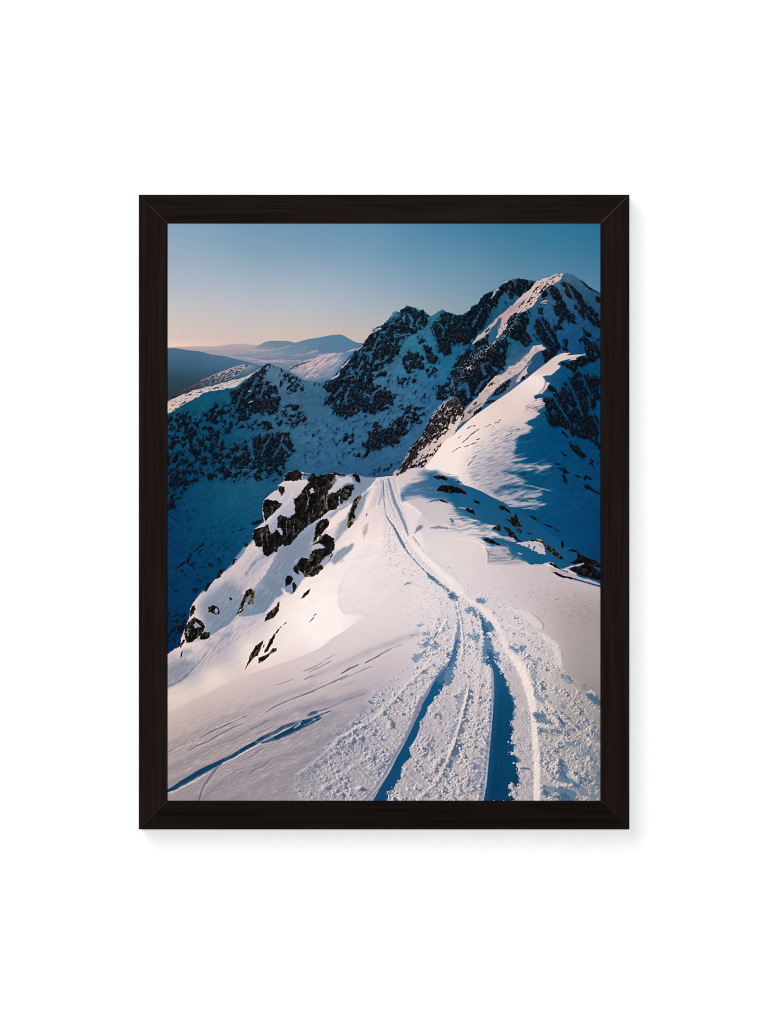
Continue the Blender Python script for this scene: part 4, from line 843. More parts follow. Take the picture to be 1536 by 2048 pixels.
def paint_right_shoulder():
    S = (slice(0, H), slice(0, W))
    sh = field(lin('''860 950 30 84 124|900 970 26 84 124|830 985 58 100 138|850 1000 46 96 134|880 1000 26 86 126|950 985 14 82 124|960 1010 10 78 120|1000 1020 10 76 118|1060 1040 8 74 116|
    940 1030 24 88 128|1000 1060 14 80 120|1050 1090 14 80 122|1100 1110 12 78 120|1130 1090 8 72 116|1190 1080 6 62 106|1190 1130 6 58 100|1000 1110 36 92 130|1060 1130 14 80 120|1180 1150 8 66 110'''), 3, 8)
    A = P('H', '1000 640 1030 600 1060 560 1120 535 1180 530 1240 500 1270 475 1230 455 1190 430 1240 400 1300 405 1400 442 1536 497 1600 520 1600 760 1500 735 1400 705 1280 690 1200 670 1120 690 1060 690 1020 720')
    fill(A, sh, 7, 4.2, 11, -9, 3.4, seed=84, op=.88, octs=2)
    B = P('I', '-40 380 0 398 60 420 120 460 200 485 300 525 400 580 530 640 600 680 660 697 800 700 1000 700 1540 700 1540 1480 1512 1465 1400 1440 1300 1390 1200 1330 1100 1320 1000 1265 900 1268 800 1265 700 1230 600 1180 530 1160 520 1140 580 1110 500 1090 420 1080 360 1060 300 1030 330 1000 400 1010 470 990 490 970 440 930 400 900 330 880 280 860 200 835 120 800 60 760 20 720 -40 640')
    sl, d = sdf(B, 26)
    u, v = rot(PX[sl], PY[sl], 4, 34, 8)
    lft = sstep(1020, 940, PX[sl])
    dd = d + (2.6 + 4.0 * lft) * 1.6 * fbm(u, v, 85, 3)
    keep = sstep(-1.5, 1.5, d + 8 * (1 - sstep(936, 950, PY[sl])))
    sf = 1.3 + 5.5 * lft
    crest_keep = np.where(PY[sl] < 1012, sstep(-.8, .8, d), 1)      # crisp against the lit slope beyond
    blend(sl, np.where((PX[sl] > 925) & (PY[sl] < 1010), crest_keep, sstep(-sf, sf, dd)) * .95, SHADE + (sh - SHADE) * np.where(PX > 1030, sstep(1000, 1085, PY), sstep(955, 1000, PX) * sstep(1000, 1085, PY) + 1 - sstep(955, 1000, PX))[..., None])
    # half-lit drifts between
    u, v = rot(PX, PY, -5, 26, 4.2)
    n = uni(fbm(u, v, 86, 4))
    sl, m = mask(P('H', '1010 700 1060 640 1150 600 1300 560 1400 610 1330 680 1180 690'), 8)
    blend(sl, m * sstep(.62, .9, n[sl]) * .55, (150, 150, 168))
    sl, m = mask(P('I', '-60 640 60 700 200 810 330 860 440 900 480 970 380 1010 250 1000 100 940 -60 920'), 8)
    blend(sl, m * sstep(.3, .95, n[sl]) * .55, (78, 108, 142))
    blend(sl, m * sstep(.5, .1, n[sl]) * .4, (206, 192, 194))
    sl, m = mask(P('I', '350 1130 420 1100 560 1080 620 1160 760 1250 600 1270 380 1260'), 6)
    blend(sl, m * (.45 + .5 * sstep(.3, .8, n[sl])), (134, 138, 150))
    # lit wedges
    W1 = (204, 188, 192)
    for t, s, c, op in (
        ('I', '640 1050 720 1040 800 1035 860 1025 910 1050 945 1090 945 1150 970 1186 900 1160 830 1130 760 1095 700 1070', W1, .95),
        ('I', '470 965 540 985 620 995 650 1030 640 1050 570 1040 500 1010 440 1000', (176, 168, 182), .9),
        ('I', '330 880 380 866 450 875 420 900 370 905', (198, 182, 184), .95),
        ('I', '70 690 120 692 190 705 200 720 140 712', (200, 186, 190), .9),
        ('I', '950 1280 990 1250 1020 1255 1060 1300 1020 1300', (226, 206, 204), .9),
        ('I', '1140 1315 1200 1290 1290 1275 1360 1258 1340 1280 1240 1300 1190 1320 1150 1330', (196, 180, 186), .95),
        ('I', '1000 1300 1090 1340 1200 1360 1300 1400 1420 1440 1512 1470 1512 1500 1380 1470 1260 1440 1100 1400 1020 1350', (170, 162, 174), .85),
        ('I', '440 1165 500 1140 570 1120 600 1150 540 1160 480 1180', (186, 172, 180), .8),
        ('I', '655 1145 690 1152 715 1168 690 1165', (206, 190, 192), .9),
        ('H', '1090 730 1180 700 1290 700 1380 720 1290 740 1240 750 1400 745 1500 760 1536 780 1536 900 1480 960 1380 970 1240 880 1180 830 1110 780', (200, 188, 194), .6)):
        fill(P(t, s), c, 1.2, 1.4, 4, -8, 3, op=op)
    for s in ('770 1120 3 785 1080 5', '830 1130 4 840 1095 6', '870 1060 1 930 1100 2', '580 1110 2 600 1140 5 650 1190 3', '740 1210 2 775 1260 2', '560 1020 1 640 1060 4', '610 1215 4 650 1200 2', '500 1000 1 600 1060 6 700 1090 4'):
        stroke(PW('I', s), (40, 80, 116), 1, 1, 3, .75)
    # dome of the snow bollard
    stroke(PW('I', '60 1010 2 150 1022 3 230 1036 4 290 1065 4 330 1110 4 350 1160 4 352 1240 3'), (246, 230, 226), 1.6, .5, 5, .6)
    stroke(PW('I', '345 1110 3 370 1160 5 366 1250 4'), (130, 136, 160), 1.8, .5, 5, .7)
    fill(P('H', '1005 745 1060 740 1110 765 1170 800 1222 852 1205 900 1170 955 1140 1040 1110 1060 1080 980 1050 860'), (234, 219, 217), 2.4, .8, 6, op=.8)
    fill(P('H', '1145 1055 1165 1010 1200 970 1235 975 1230 1000 1190 1030 1155 1050'), (96, 118, 148), 1.4, 1, 4, op=.85)
    stroke(PW('H', '1320 1000 4 1400 995 8 1480 1005 4'), (110, 124, 152), 1.4, 1, 4, .8)
    stroke(PW('H', '1520 910 6 1536 930 9'), (60, 96, 132), 1.4, 1, 4, .8)
    stroke(PW('H', '1285 740 2 1340 722 4 1400 715 3'), (40, 80, 120), 1, .8, 4, .85)
    # rocks poking out of the shoulder
    D = (10, 11, 14); T = (40, 34, 30)
    rock('H', '1340 480 1380 466 1450 470 1490 495 1480 518 1420 505 1370 500', T, D, .8, seed=90)
    rock('H', '1375 625 1400 580 1450 562 1540 570 1600 588 1660 622 1702 664 1640 652 1570 642 1510 648 1470 635 1420 630', T, D, .8, .7, seed=91)
    rock('H', '1395 710 1430 710 1500 750 1470 745 1410 725', T, D, .5, seed=92)
    rock('I', '40 425 62 410 80 435', T, D, .4, seed=93)
    rock('I', '210 610 250 620 285 640 270 655 230 640', (30, 36, 44), D, .7, seed=94)
    rock('I', '120 705 160 690 190 710 215 720 235 770 200 755 160 735', T, D, .7, seed=95)
    rock('I', '465 675 490 670 520 668 560 700 600 740 615 770 580 745 530 705 500 715', T, D, .8, seed=96)
    rock('I', '540 800 560 810 590 820 600 780 630 790 650 740 668 790 680 840 720 885 660 890 600 860', T, D, 1, .7, seed=97)
    rock('I', '405 905 450 875 492 872 495 935 470 930', T, D, .7, seed=98)
    rock('I', '510 880 560 890 600 920 640 970 670 1010 710 1042 680 1040 630 1000 580 985 570 940', T, D, .8, seed=99)
    rock('I', '650 915 690 895 710 925 710 958 670 940', (50, 40, 34), D, .6, seed=100)
    rock('I', '300 1020 340 1008 400 1010 450 1050 500 1078 430 1068 370 1050', T, D, .8, seed=101)
    rock('I', '720 1040 800 1028 870 1012 920 1030 970 1070 1040 1110 1100 1170 1150 1228 1090 1215 1020 1165 960 1110 930 1060 880 1035', (84, 66, 48), D, .8, .7, seed=102)
    rock('I', '780 770 830 780 890 825 870 830 820 800', T, D, .5, seed=103)
    rock('I', '940 855 980 870 1030 890 1100 935 1090 942 1030 900 960 880', T, D, .5, seed=104)
    rock('I', '750 940 790 950 815 968 780 960', T, D, .4, seed=105)
    rock('I', '1110 1045 1140 1030 1150 1090 1120 1105', (30, 30, 36), D, .6, seed=106)
    rock('I', '1160 1145 1210 1120 1270 1130 1320 1170 1400 1210 1470 1230 1512 1270 1520 1310 1440 1290 1380 1260 1310 1260 1240 1270 1180 1250 1250 1240 1290 1200 1270 1150 1210 1135', (30, 30, 36), D, .8, .6, seed=107)
    rock('I', '1185 1320 1230 1300 1300 1295 1360 1258 1420 1280 1470 1320 1520 1360 1520 1440 1440 1420 1340 1395 1260 1360', (44, 36, 32), D, .8, .65, seed=108)
    rock('I', '985 1262 1015 1258 1060 1280 1110 1325 1080 1318 1030 1295', T, D, .6, seed=109)
    rock('I', '1010 1350 1060 1350 1120 1385 1200 1400 1260 1420 1250 1430 1180 1415 1110 1405 1050 1372', T, D, .7, seed=110)
    for s in ('1260 1425 4 1380 1460 4 1520 1500 5', '1100 1325 3 1180 1350 3'):
        stroke(PW('I', s), (24, 56, 92), 1, .6, 3, .85)
    stroke(PW('I', '860 1015 2 890 1022 5 920 1035 2'), (196, 160, 116), .7, .6, 2, .8)
    stroke(PW('I', '240 1290 3 300 1260 3 1510 1500 1'), (190, 176, 184), 2, .5, 5, .0)
HN = None
def shift(h, dx, dy):                                   # bilinear shift: value found dx left and dy up of each pixel
    ix, iy = int(math.floor(dx)), int(math.floor(dy)); fx, fy = dx - ix, dy - iy
    def r(a, b):
        q = np.pad(h, ((max(b, 0), max(-b, 0)), (max(a, 0), max(-a, 0))), mode='edge')
        return q[max(-b, 0):max(-b, 0) + H, max(-a, 0):max(-a, 0) + W]
    return (r(ix, iy) * (1 - fx) + r(ix + 1, iy) * fx) * (1 - fy) + (r(ix, iy + 1) * (1 - fx) + r(ix + 1, iy + 1) * fx) * fy

def light(h, S, m, tan=.5, steps=14, dark=(106, 108, 122), deep=(58, 84, 116), bright=(250, 238, 231), k=1.):
    """light a height field (in pixels) from the left: shading plus cast shadow"""
    gy, gx = np.gradient(h)
    rel = (gx * .85 + gy * .30) * k
    pos = np.clip(rel * .9, 0, 1); neg = np.clip(-rel * .85, 0, 1)
    sh = np.zeros_like(h)
    for i in range(1, steps + 1):
        q = i * .11
        # step length follows the perspective scale S, so sample a few fixed shifts and keep the ones in range
        d = max(1., i * .9)
        hs = shift(h, d * .94, d * .28)
        sh = np.maximum(sh, np.where(d < S * 2.6, hs - h - d * tan, 0))
    cast = sstep(0, .38, sh / np.maximum(S, 1.5)) 
    full = (slice(0, H), slice(0, W))
    blend(full, m * pos * .62, bright)
    blend(full, m * neg * .62, dark)
    blend(full, m * cast * .68, deep)

def churn(m):
    """height field of the churned run: clods of several sizes, ribs along the track, soft berms"""
    global HN
    yy = np.maximum(PY - 905, 12)
    S = yy / 88.
    h = np.zeros((H, W), np.float32)
    clus = uni(fbm(PX / 26, PY / 22, 201, 3))
    for L, sd in ((1.9, 205), (2.8, 210), (4.0, 220), (5.8, 230), (8.4, 240), (12., 245)):
        r = L / S
        dens = np.interp(r, [.16, .3, .55, .8, 1.1, 1.6, 2.0], [0, .5, .55, .46, .26, .10, 0])
        u = PX / L + .5 * fbm(PX / L / 1.4, PY / L / 1.4, sd + 1, 3); v = PY / L * 1.25 + .5 * fbm(PX / L / 1.4 + 7, PY / L / 1.4, sd + 2, 3)
        d, idv, ex, ey = worley(u, v, sd)
        size = .28 + .42 * np.modf(idv * 7.3)[0]
        on = idv < dens * (.3 + 1.4 * clus)
        b = np.clip(1 - (d / size) ** 2, 0, 1) ** .7
        h = np.maximum(h, h * .6 + np.where(on, b * size * r * 1.05, 0))
    for L, amp in ((2.0, .10), (3.4, .14), (6.0, .16), (11., .34), (26., .6)):
        h = h + amp * np.clip((L / S) * 2, 0, 1) * sstep(4.5, 2.0, L / S) * fbm(PX / L, PY / L * 1.25, 250 + int(L), 2)
    h = h.astype(np.float32)
    uu = PX / 2.6 + .4 * fbm(PX / 3, PY / 3, 206, 2); vv = PY / 2.0
    d, idv, ex, ey = worley(uu, vv, 207)
    h = h + np.where(idv < .42, np.clip(1 - (d / .55) ** 2, 0, 1), 0) * (1.0 / S) * sstep(4.2, 2.2, S) * .9
    # long grooves left by the belts, following the run, and trampled smooth patches
    w1 = PX + (PY - 1600) * np.interp(PY, [950, 1200, 1400, 1601], [.12, .24, .16, .10]) * np.where(PX < 900, 1.6, -.6)
    groove = perlin(w1 / (S * 1.7), PY / (S * 26), 281) + .6 * perlin(w1 / (S * .8), PY / (S * 18), 282)
    flat = sstep(.25, .75, uni(fbm(PX / (9 + 3.2 * S), PY / (12 + 6 * S), 283, 2)))
    h = h * (.38 + .72 * flat) + .26 * groove * (1.1 - .5 * flat)
    for t, s, wd, hp in (
        ('N', '-60 1225 60 1150 160 1062 270 962 360 882', 3.6, 3.6), ('N', '330 880 450 810 560 742 700 682 800 602 880 520 960 442 1100 272 1200 182 1320 92', 3.4, 3.8),
        ('N', '310 822 420 745 560 655 640 610 690 560', 4.5, 4.2), ('N', '640 480 760 370 900 250 960 240', 4, 3.2), ('N', '180 1390 330 1285 560 1110 700 1040', 5, 3.6),
        ('N', '-60 1240 60 1190 180 1100 280 1015 340 985', 5, 4.0), ('N', '380 930 460 905 540 850 600 850', 4.5, 4.6), ('N', '520 800 560 850 590 880', 4, 4), ('N', '820 640 880 680 900 730', 5, 4.4),
        ('N', '700 1190 760 1150 830 1080 890 1030', 5, 4.2), ('N', '1190 1480 1330 1340 1420 1220 1480 1100 1530 980 1560 880', 4.2, 5.0), ('N', '1320 1180 1390 1090 1420 1040', 5, 5.2),
        ('N', '1225 930 1270 915 1300 945', 5, 5.0), ('N', '1070 1170 1110 1200', 5, 4.2), ('N', '1320 570 1370 600', 5, 4.6), ('N', '1330 520 1420 520', 4, 3.8), ('N', '1340 640 1390 690', 4, 3.6), ('N', '1340 1390 1390 1440', 6, 5),
        ('N', '1090 1365 1170 1380', 6, 4.4), ('N', '1150 265 1190 255', 4, 3.4), ('N', '1060 390 1110 395', 4, 3.2), ('N', '700 1500 760 1385 850 1230 960 1030 1060 850 1130 690 1180 535 1260 410 1330 290 1400 180 1500 62', 5, 3.0),
        ('O', '-20 1010 40 820 100 600 140 440 158 360', 3.8, 5.2), ('O', '20 420 60 400 110 360', 4, 4.4), ('O', '250 1480 300 1250 330 1000 360 750 380 500 390 300 388 150', 5, 3.4), ('O', '120 1450 180 1200 220 900 250 600 270 300 280 100', 5, 2.2),
        ('L', '90 1120 110 940 84 720 52 560', 2.6, 2.6), ('L', '-60 1200 -10 1060 20 900 40 780', 3, 2.8), ('L', '180 720 210 860 230 1000', 3.6, 2.6), ('L', '260 640 290 760 310 900', 3, 2.4),
        ('O', '1070 560 1200 690 1320 800 1440 890 1512 930', 4, 4.4), ('O', '930 560 1000 590 1060 650 1090 730', 5, 6.6), ('O', '890 720 960 735 1040 745', 4, 4.4), ('O', '960 470 1010 530 1050 590', 4, 4.4), ('O', '1080 925 1120 890 1170 880', 5, 5.6),
        ('O', '1080 1130 1060 1190', 5, 5.2), ('O', '1220 1210 1290 1290', 5, 6.2), ('O', '1100 1335 1220 1335', 5, 5.4), ('O', '1030 1010 1090 1060', 5, 5), ('O', '1180 1060 1260 1040', 5, 3.6), ('O', '1300 1150 1360 1220', 5, 3.6), ('O', '1400 1060 1420 1180', 5, 3.8), ('O', '960 1180 1010 1250', 5, 4),
        ('O', '1380 375 1420 365 1460 400', 4, 4.6), ('O', '880 260 900 380 950 440', 4, 3.6), ('O', '1000 210 1060 230', 3, 2.4), ('L', '620 960 680 1000 700 1050', 4, 3.2), ('L', '560 830 620 860', 3, 2.6), ('L', '730 900 800 960', 3, 2.6), ('L', '780 1080 860 1110', 3, 3.0), ('L', '960 900 1000 980', 3, 2.2),
        ('K', '1480 910 1430 990 1370 1100', 2.0, 2.2), ('K', '1210 1160 1280 1130 1340 1150', 3, 3.0), ('K', '1390 880 1360 960 1330 1050', 2.4, 2.0)):
        q = P(t, s); sl, bd, _w = seg_dist(np.concatenate([q, np.full((len(q), 1), wd * 2, np.float32)], 1))
        if bd.size == 0: continue
        wob = 1 + .55 * fbm(PX[sl] / 7, PY[sl] / 7, 284, 2)
        h[sl] += np.exp(-(bd / (wd * wob.clip(.4, 2))) ** 2) * hp * wob.clip(.3, 1.8) / S[sl]
    h = h.astype(np.float32)
    HN = np.minimum(h, 1.0)
    light(blur((h * S).astype(np.float32), .45) * sstep(0, .3, m), S, m, k=1.15)

def drift(pw, col, op=1., lip=True):
    """a wind-cut step in the crust: crisp shadowed upper edge, soft ragged lower side, bright lip below"""
    p = pw[:, :2]; w = pw[:, 2] * (.5 if op > .94 else .30)
    sl = crop(p, w.max() * 3 + 6); x = PX[sl]; y = PY[sl]
    if x.size == 0: return
    best = np.full(x.shape, 1e9, np.float32); sg = np.zeros_like(best); ww = np.ones_like(best); tt = np.zeros_like(best)
    n = len(p) - 1
    for i in range(n):
        ax, ay = p[i]; ex, ey = p[i + 1] - p[i]; l = math.hypot(ex, ey) + 1e-6
        t = np.clip(((x - ax) * ex + (y - ay) * ey) / (l * l), 0, 1)
        dx, dy = x - ax - t * ex, y - ay - t * ey
        d = np.sqrt(dx * dx + dy * dy); s = (ex * dy - ey * dx) / l
        c = d < best
        sg = np.where(c, np.where(s >= 0, d, -d), sg); ww = np.where(c, w[i] + (w[i + 1] - w[i]) * t, ww); tt = np.where(c, (i + t) / n, tt); best = np.minimum(best, d)
    u, v = rot(x, y, -27, 9, 2.2)
    nz = fbm(u, v, 291, 3)
    sg = sg + .35 * nz
    low = ww * (1 + .5 * nz)
    m = sstep(-ww - .7, -ww + .5, sg) * (1 - sstep(low * .3, low + 1.6, sg))
    end = sstep(-.02, .02, tt) * sstep(1, .9, tt)
    var = .55 + .45 * uni(fbm(x / 24, y / 24, 292, 2))
    blend(sl, m * op * np.maximum(end, .15) * np.where(ww > 4, 1, var), col)
    if lip:
        lm = sstep(low + .2, low + 1.2, sg) * (1 - sstep(low + 1.6, low + 3.6, sg)) * end * .35 * min(1, op)
        blend(sl, lm, (234, 220, 216))

def pocket(pw, col, op=.9, grow=1.25):
    sl, b, w = seg_dist(pw)
    if b.size == 0: return
    yy = np.maximum(PY[sl] - 905, 12) / 88.
    d = w * .42 * grow - b - (HN[sl] - .34) * yy * 2.2 + 2.0 * fbm(PX[sl] / 6, PY[sl] / 4, 270, 3)
    blend(sl, sstep(-1.6, 2.0, d) * op * .78, col)

def clodded(poly, col, amt=1.4, op=1., side=None):
    sl, d = sdf(poly, 10)
    yy = np.maximum(PY[sl] - 905, 12) / 88.
    g = (HN[sl] - .30) * yy * amt
    if side is not None:                                 # keep the wall side clean
        g = g * side[sl]
    g = np.minimum(g, 4.2) + (1.6 * fbm(PX[sl] / 7, PY[sl] / 5, 271, 3) + 1.4 * fbm(PX[sl] / 2.6, PY[sl] / 2.2, 272, 2)) * (1 if side is None else side[sl])
    blend(sl, sstep(-.8, .8, d - g) * op, col)

def paint_tracks():
    run = np.concatenate([P('K', '800 120 820 60 840 -60'), P('H', '810 640 800 560 830 490 960 480 1000 640 1010 740 1060 820 1090 960 1110 1080 1200 1180 1300 1260 1420 1340 1536 1400'),
                          P('L', '130 290 300 390 420 500 500 560 640 600 720 660 840 780 900 830 1020 900 1090 960 1110 1060 1130 1180 1180 1280 1300 1400 1420 1500 1520 1600 1520 2620'),
                          np.array([[1202, 1680], [560, 1680]], np.float32), P('N', '-60 1300 40 1160 220 980 330 800 520 660 640 540 660 460 800 340 950 230 1060 140 1180 0'),
                          P('K', '1210 1160 1240 1040 1340 930 1380 850 1330 760 1240 690 1130 600 1040 500 940 390 850 320 800 300')])
    sl, sd = sdf(run, 30)
    sd = sd + 6 * fbm(PX[sl] / 9, PY[sl] / 6, 90, 3) + 9 * fbm(PX[sl] / 28, PY[sl] / 22, 92, 2) * sstep(1150, 1350, PY[sl])
    soft = np.clip((PY[sl] - 950) / 45, 1.5, 12)
    m = sstep(-soft * 1.3, soft * 2.2, sd)
    fade = .45 * sstep(960, 985, PY[sl]) + .2 * sstep(1020, 1100, PY[sl]) + .35 * sstep(1180, 1400, PY[sl])
    nlow = uni(fbm(PX[sl] / 40, PY[sl] / 70, 91, 2))
    M = np.zeros((H, W), np.float32); M[sl] = m * fade * (.70 + .40 * nlow)
    # the churned snow is a touch whiter than the crust
    blend((slice(0, H), slice(0, W)), M * .25, (232, 220, 220))
    churn(M)
    # near left crust: low drifts and their shadow lines
    u, v = rot(PX + 5 * fbm(PX / 60, PY / 60, 260, 2), PY + 3 * fbm(PX / 60, PY / 60, 261, 2), -26, 46, 5.0)
    ridge = 1 - np.abs(fbm(u, v, 262, 3, .5)) * 1.6
    reg, dz = sdf(P('M', '-20 820 300 640 700 480 1000 300 1400 200 1800 -60 2200 -200 2500 -60 2300 500 2000 900 1500 1500 -20 1520'), 40)
    mz = np.zeros((H, W), np.float32); mz[reg] = sstep(-20, 40, dz)
    mz *= 1 - np.clip(M * 1.5, 0, 1)
    fine = fbm(PX / 3.2, PY / 1.9, 263, 3)
    hh = (ridge * 1.5 + fine * .32).astype(np.float32)
    mz = mz * (.25 + .75 * uni(fbm(PX / 50, PY / 28, 265, 2)))
    light(hh, np.full((H, W), 3., np.float32), mz * .38, tan=.45, steps=5, dark=(116, 118, 140), deep=(72, 94, 130), bright=(236, 220, 212), k=1.5)
    for t, s, wd, op in (('M', '-40 1180 150 1090 400 960 700 820 1000 680 1300 560 1600 440', 9, .30), ('M', '-40 1330 200 1230 500 1090 800 960 1100 850 1400 760 1700 600', 8, .26), ('M', '300 1500 500 1330 800 1180 1100 1060 1400 960 1700 820', 10, .24),
                         ('M', '-40 930 200 830 500 690 800 560 1100 440 1500 300', 8, .2), ('K', '100 1500 400 1370 700 1230 1000 1120 1180 1050', 7, .22), ('N', '0 560 200 500 420 440 620 370', 9, .28), ('M', '640 1500 900 1330 1200 1180 1500 1040', 8, .22)):
        q = P(t, s); sl, bd, _w = seg_dist(np.concatenate([q, np.full((len(q), 1), wd * 1.6, np.float32)], 1))
        nzz = .6 + .7 * uni(fbm(*[e[sl] for e in rot(PX, PY, -26, 40, 9)], 275, 3))
        blend(sl, np.exp(-(bd / wd) ** 2) * op * nzz * (1 - np.clip(M[sl] * 1.6, 0, 1)), (112, 114, 132))
        sl2 = sl; up = np.exp(-((bd) / (wd * .7)) ** 2)
        lift = np.roll(up, -int(wd * 1.2), axis=0)
        blend(sl2, lift * op * .55 * nzz * (1 - np.clip(M[sl2] * 1.6, 0, 1)), (230, 214, 208))
    # left drift cracks and blue lips (near left snow)
    B = (18, 62, 94)
    for s, w in (('-60 1424 7 60 1370 9 150 1310 11 250 1255 12 340 1200 12 430 1155 11 510 1115 9 580 1075 8 660 1040 7 740 990 8 830 940 9 900 900 8 960 860 8 1040 820 8 1120 780 7 1180 745 8 1260 715 8 1340 690 7 1400 655 3', 1),
                 ('960 900 3 1030 880 6 1120 846 9 1200 810 11 1300 760 13 1380 722 13 1450 690 12 1536 652 9 1600 622 3', 1),
                 ('1430 630 5 1480 600 8 1536 585 6', 1), ('0 995 4 100 945 5 230 890 4 280 865 3', .9), ('320 855 3 420 800 4 520 750 5 600 715 6 660 685 4 740 650 4 830 610 3', .85),
                 ('220 980 3 300 930 5 420 880 6 500 830 6 600 780 5 680 735 4 800 690 3', .75), ('1000 590 2 1100 525 4 1250 460 4 1380 410 5 1536 360 4', .8), ('850 760 3 960 710 4 1060 655 3', .6),
                 ('630 890 2 720 840 3 830 780 3', .5), ('910 815 3 1000 770 4 1090 720 2', .5), ('320 1490 4 350 1390 6 380 1330 8 440 1240 8 500 1160 7 560 1110 4', .85),
                 ('830 1220 3 900 1170 5 980 1130 6 1060 1075 4', .6), ('820 1050 3 880 1030 4 930 980 6 990 940 5', .6), ('700 1100 2 800 1060 3', .4), ('1100 310 2 1180 285 3 1300 240 3', .45), ('1400 250 2 1500 205 3', .5), ('1400 165 2 1536 120 3', .5),
                 ('640 1230 3 700 1180 3 780 1150 2', .45), ('700 560 2 800 500 3', .2), ('1060 880 2 1200 810 3', .0)):
        drift(PW('M', s), B if w > .95 else (78, 84, 104), w if w > .95 else w * .8)
    for s in ('-10 1412 2 90 1385 3 200 1330 3 300 1280 3 390 1220 2', '560 1110 2 700 1050 3 830 965 3 960 905 2', '1300 745 3 1340 720 4 1365 690 3', '500 740 2 760 640 2', '60 970 2 240 885 2'):
        stroke(PW('M', s), (226, 214, 212), .8, .7, 3, .7)
    stroke(PW('N', '0 650 10 60 630 6 120 655 8'), (170, 160, 172), 1, .8, 3, .8)
    for s, w in (('0 690 9 60 668 7 120 640 5 200 606 3 300 565 2', .95), ('50 620 4 100 592 7 180 570 5 270 542 2', .85), ('0 410 4 120 360 4 250 305 5 400 235 4 480 195 2', .75), ('395 190 2 470 150 5 540 115 7 580 92 3', .9), ('640 80 3 720 40 5 800 0 5', .8),
                 ('20 160 3 120 120 3 210 80 2', .5), ('60 180 2 180 125 3 300 60 2', .5), ('20 250 2 70 225 3 110 210 2', .5), ('180 570 4 300 530 5 420 470 5 560 420 8 660 385 4', .3), ('380 330 2 560 260 3', .3)):
        drift(PW('N', s), B if w > .9 else (78, 84, 104), w if w > .9 else w * .85)
    for s, w in (('400 1470 2 470 1420 5 580 1375 3', .85), ('740 1310 3 800 1270 6 880 1230 4 920 1205 2', .8), ('640 1365 2 730 1310 3', .6), ('920 1205 2 1020 1170 3', .45), ('1100 1085 3 1150 1070 4', .5), ('0 1450 2 150 1380 3 350 1260 3', .4), ('60 1450 2 200 1390 3 300 1330 2', .4), ('390 1536 3 620 1430 4 720 1390 2', .55)):
        drift(PW('K', s), (84, 94, 120), w * .8)
    # soft scoop edges in the bright snow
    stroke(PW('K', '440 420 3 400 560 5 365 640 6 370 750 6 400 830 5 470 880 3'), (226, 212, 212), 2.4, 1, 6, .5)
    stroke(PW('K', '480 760 2 560 820 3 660 870 4 760 850 2'), (206, 192, 194), 1.8, .8, 5, .4)
    stroke(PW('K', '1050 560 3 1080 540 5 1110 550 2'), (120, 122, 140), .9, .4, 3, .8)
    # ruts left of the deep trench, soft blue pockets
    for s, w in (('300 830 4 340 800 12 420 740 12 500 700 10 560 660 12 620 600 16 680 560 15 720 560 6', .7), ('-10 1230 12 60 1190 18 160 1110 14 270 1030 14 330 1000 10', .55), ('370 930 10 440 930 14 520 900 20 580 880 16 600 850 8', .6), ('100 1420 14 240 1300 16 400 1190 14 560 1090 10', .3),
                 ('680 1240 8 740 1200 16 800 1140 22 870 1080 22 920 1020 14', .65), ('0 1360 10 80 1290 12 160 1240 8', .4)):
        pocket(PW('N', s), (84, 112, 146), w * .35)
    for s in ('0 1180 5 160 1060 5 270 960 5 360 880 4', '330 880 4 560 740 7 700 680 8 800 600 6', '750 610 5 850 550 5 960 420 5 1100 270 4 1200 180 3 1320 90 2', '640 640 8 740 590 9 800 560 5', '180 1390 8 330 1280 8 560 1110 6 700 1040 5'):
        stroke(PW('N', s), (226, 212, 208), 1.4, 1.2, 5, .3)
    # left trench: wall then deep blue slot
    stroke(PW('N', '640 1500 10 740 1400 14 850 1240 14 960 1040 16 1060 860 15 1130 700 14 1180 540 14 1260 420 12 1330 300 10 1400 190 7 1500 70 4'), (126, 124, 154), 1.6, 1.4, 5, .85)
    stroke(PW('N', '650 1500 3 760 1370 5 880 1200 4 980 1020 4 1080 850 3'), (210, 192, 192), 1, .8, 4, .6)
    clodded(P('N', '720 1500 790 1370 890 1210 960 1060 1040 920 1100 800 1150 690 1195 600 1230 500 1290 400 1330 310 1370 240 1440 160 1500 85 1536 30 1545 60 1500 120 1450 190 1445 280 1420 350 1390 400 1345 430 1340 480 1280 530 1275 580 1240 640 1200 680 1200 750 1170 830 1130 900 1090 950 1110 1040 1060 1090 1010 1150 1000 1250 930 1330 880 1400 850 1500'),
         field(lin('740 1590 20 72 112|790 1540 16 72 110|830 1450 18 80 120|860 1380 18 84 124|890 1330 28 90 130'), 3, 8), 1.5, side=sstep(0, 14, PX - np.interp(PY, [1310, 1345, 1400, 1450, 1510, 1560, 1601], [905, 882, 858, 842, 818, 788, 745])))
    stroke(PW('N', '1490 110 4 1536 40 9 1580 -30 4'), (38, 88, 126), 1, 1.5, 3, .85)
    # clods with shadows between trench and main rut
    for s in ('1310 570 10 1380 600 14', '1350 640 8 1390 690 6', '1210 960 12 1260 930 20 1300 940 16', '1070 1180 12 1120 1200 16', '1090 1370 16 1180 1380 16', '1330 1400 14 1400 1440 22', '850 690 10 890 720 18 930 740 12', '1390 1160 16 1440 1080 10', '1150 270 10 1180 260 8', '1070 400 10 1110 390 8'):
        pass
    for s in ('1190 1480 6 1330 1340 6 1420 1220 6 1480 1100 6', '1330 1170 10 1400 1080 8 1420 1050 6', '1440 1040 10 1520 960 8 1536 880 8', '840 660 8 880 690 10 860 740 6'):
        stroke(PW('N', s), (222, 208, 204), 1.4, 1.5, 4, .4)
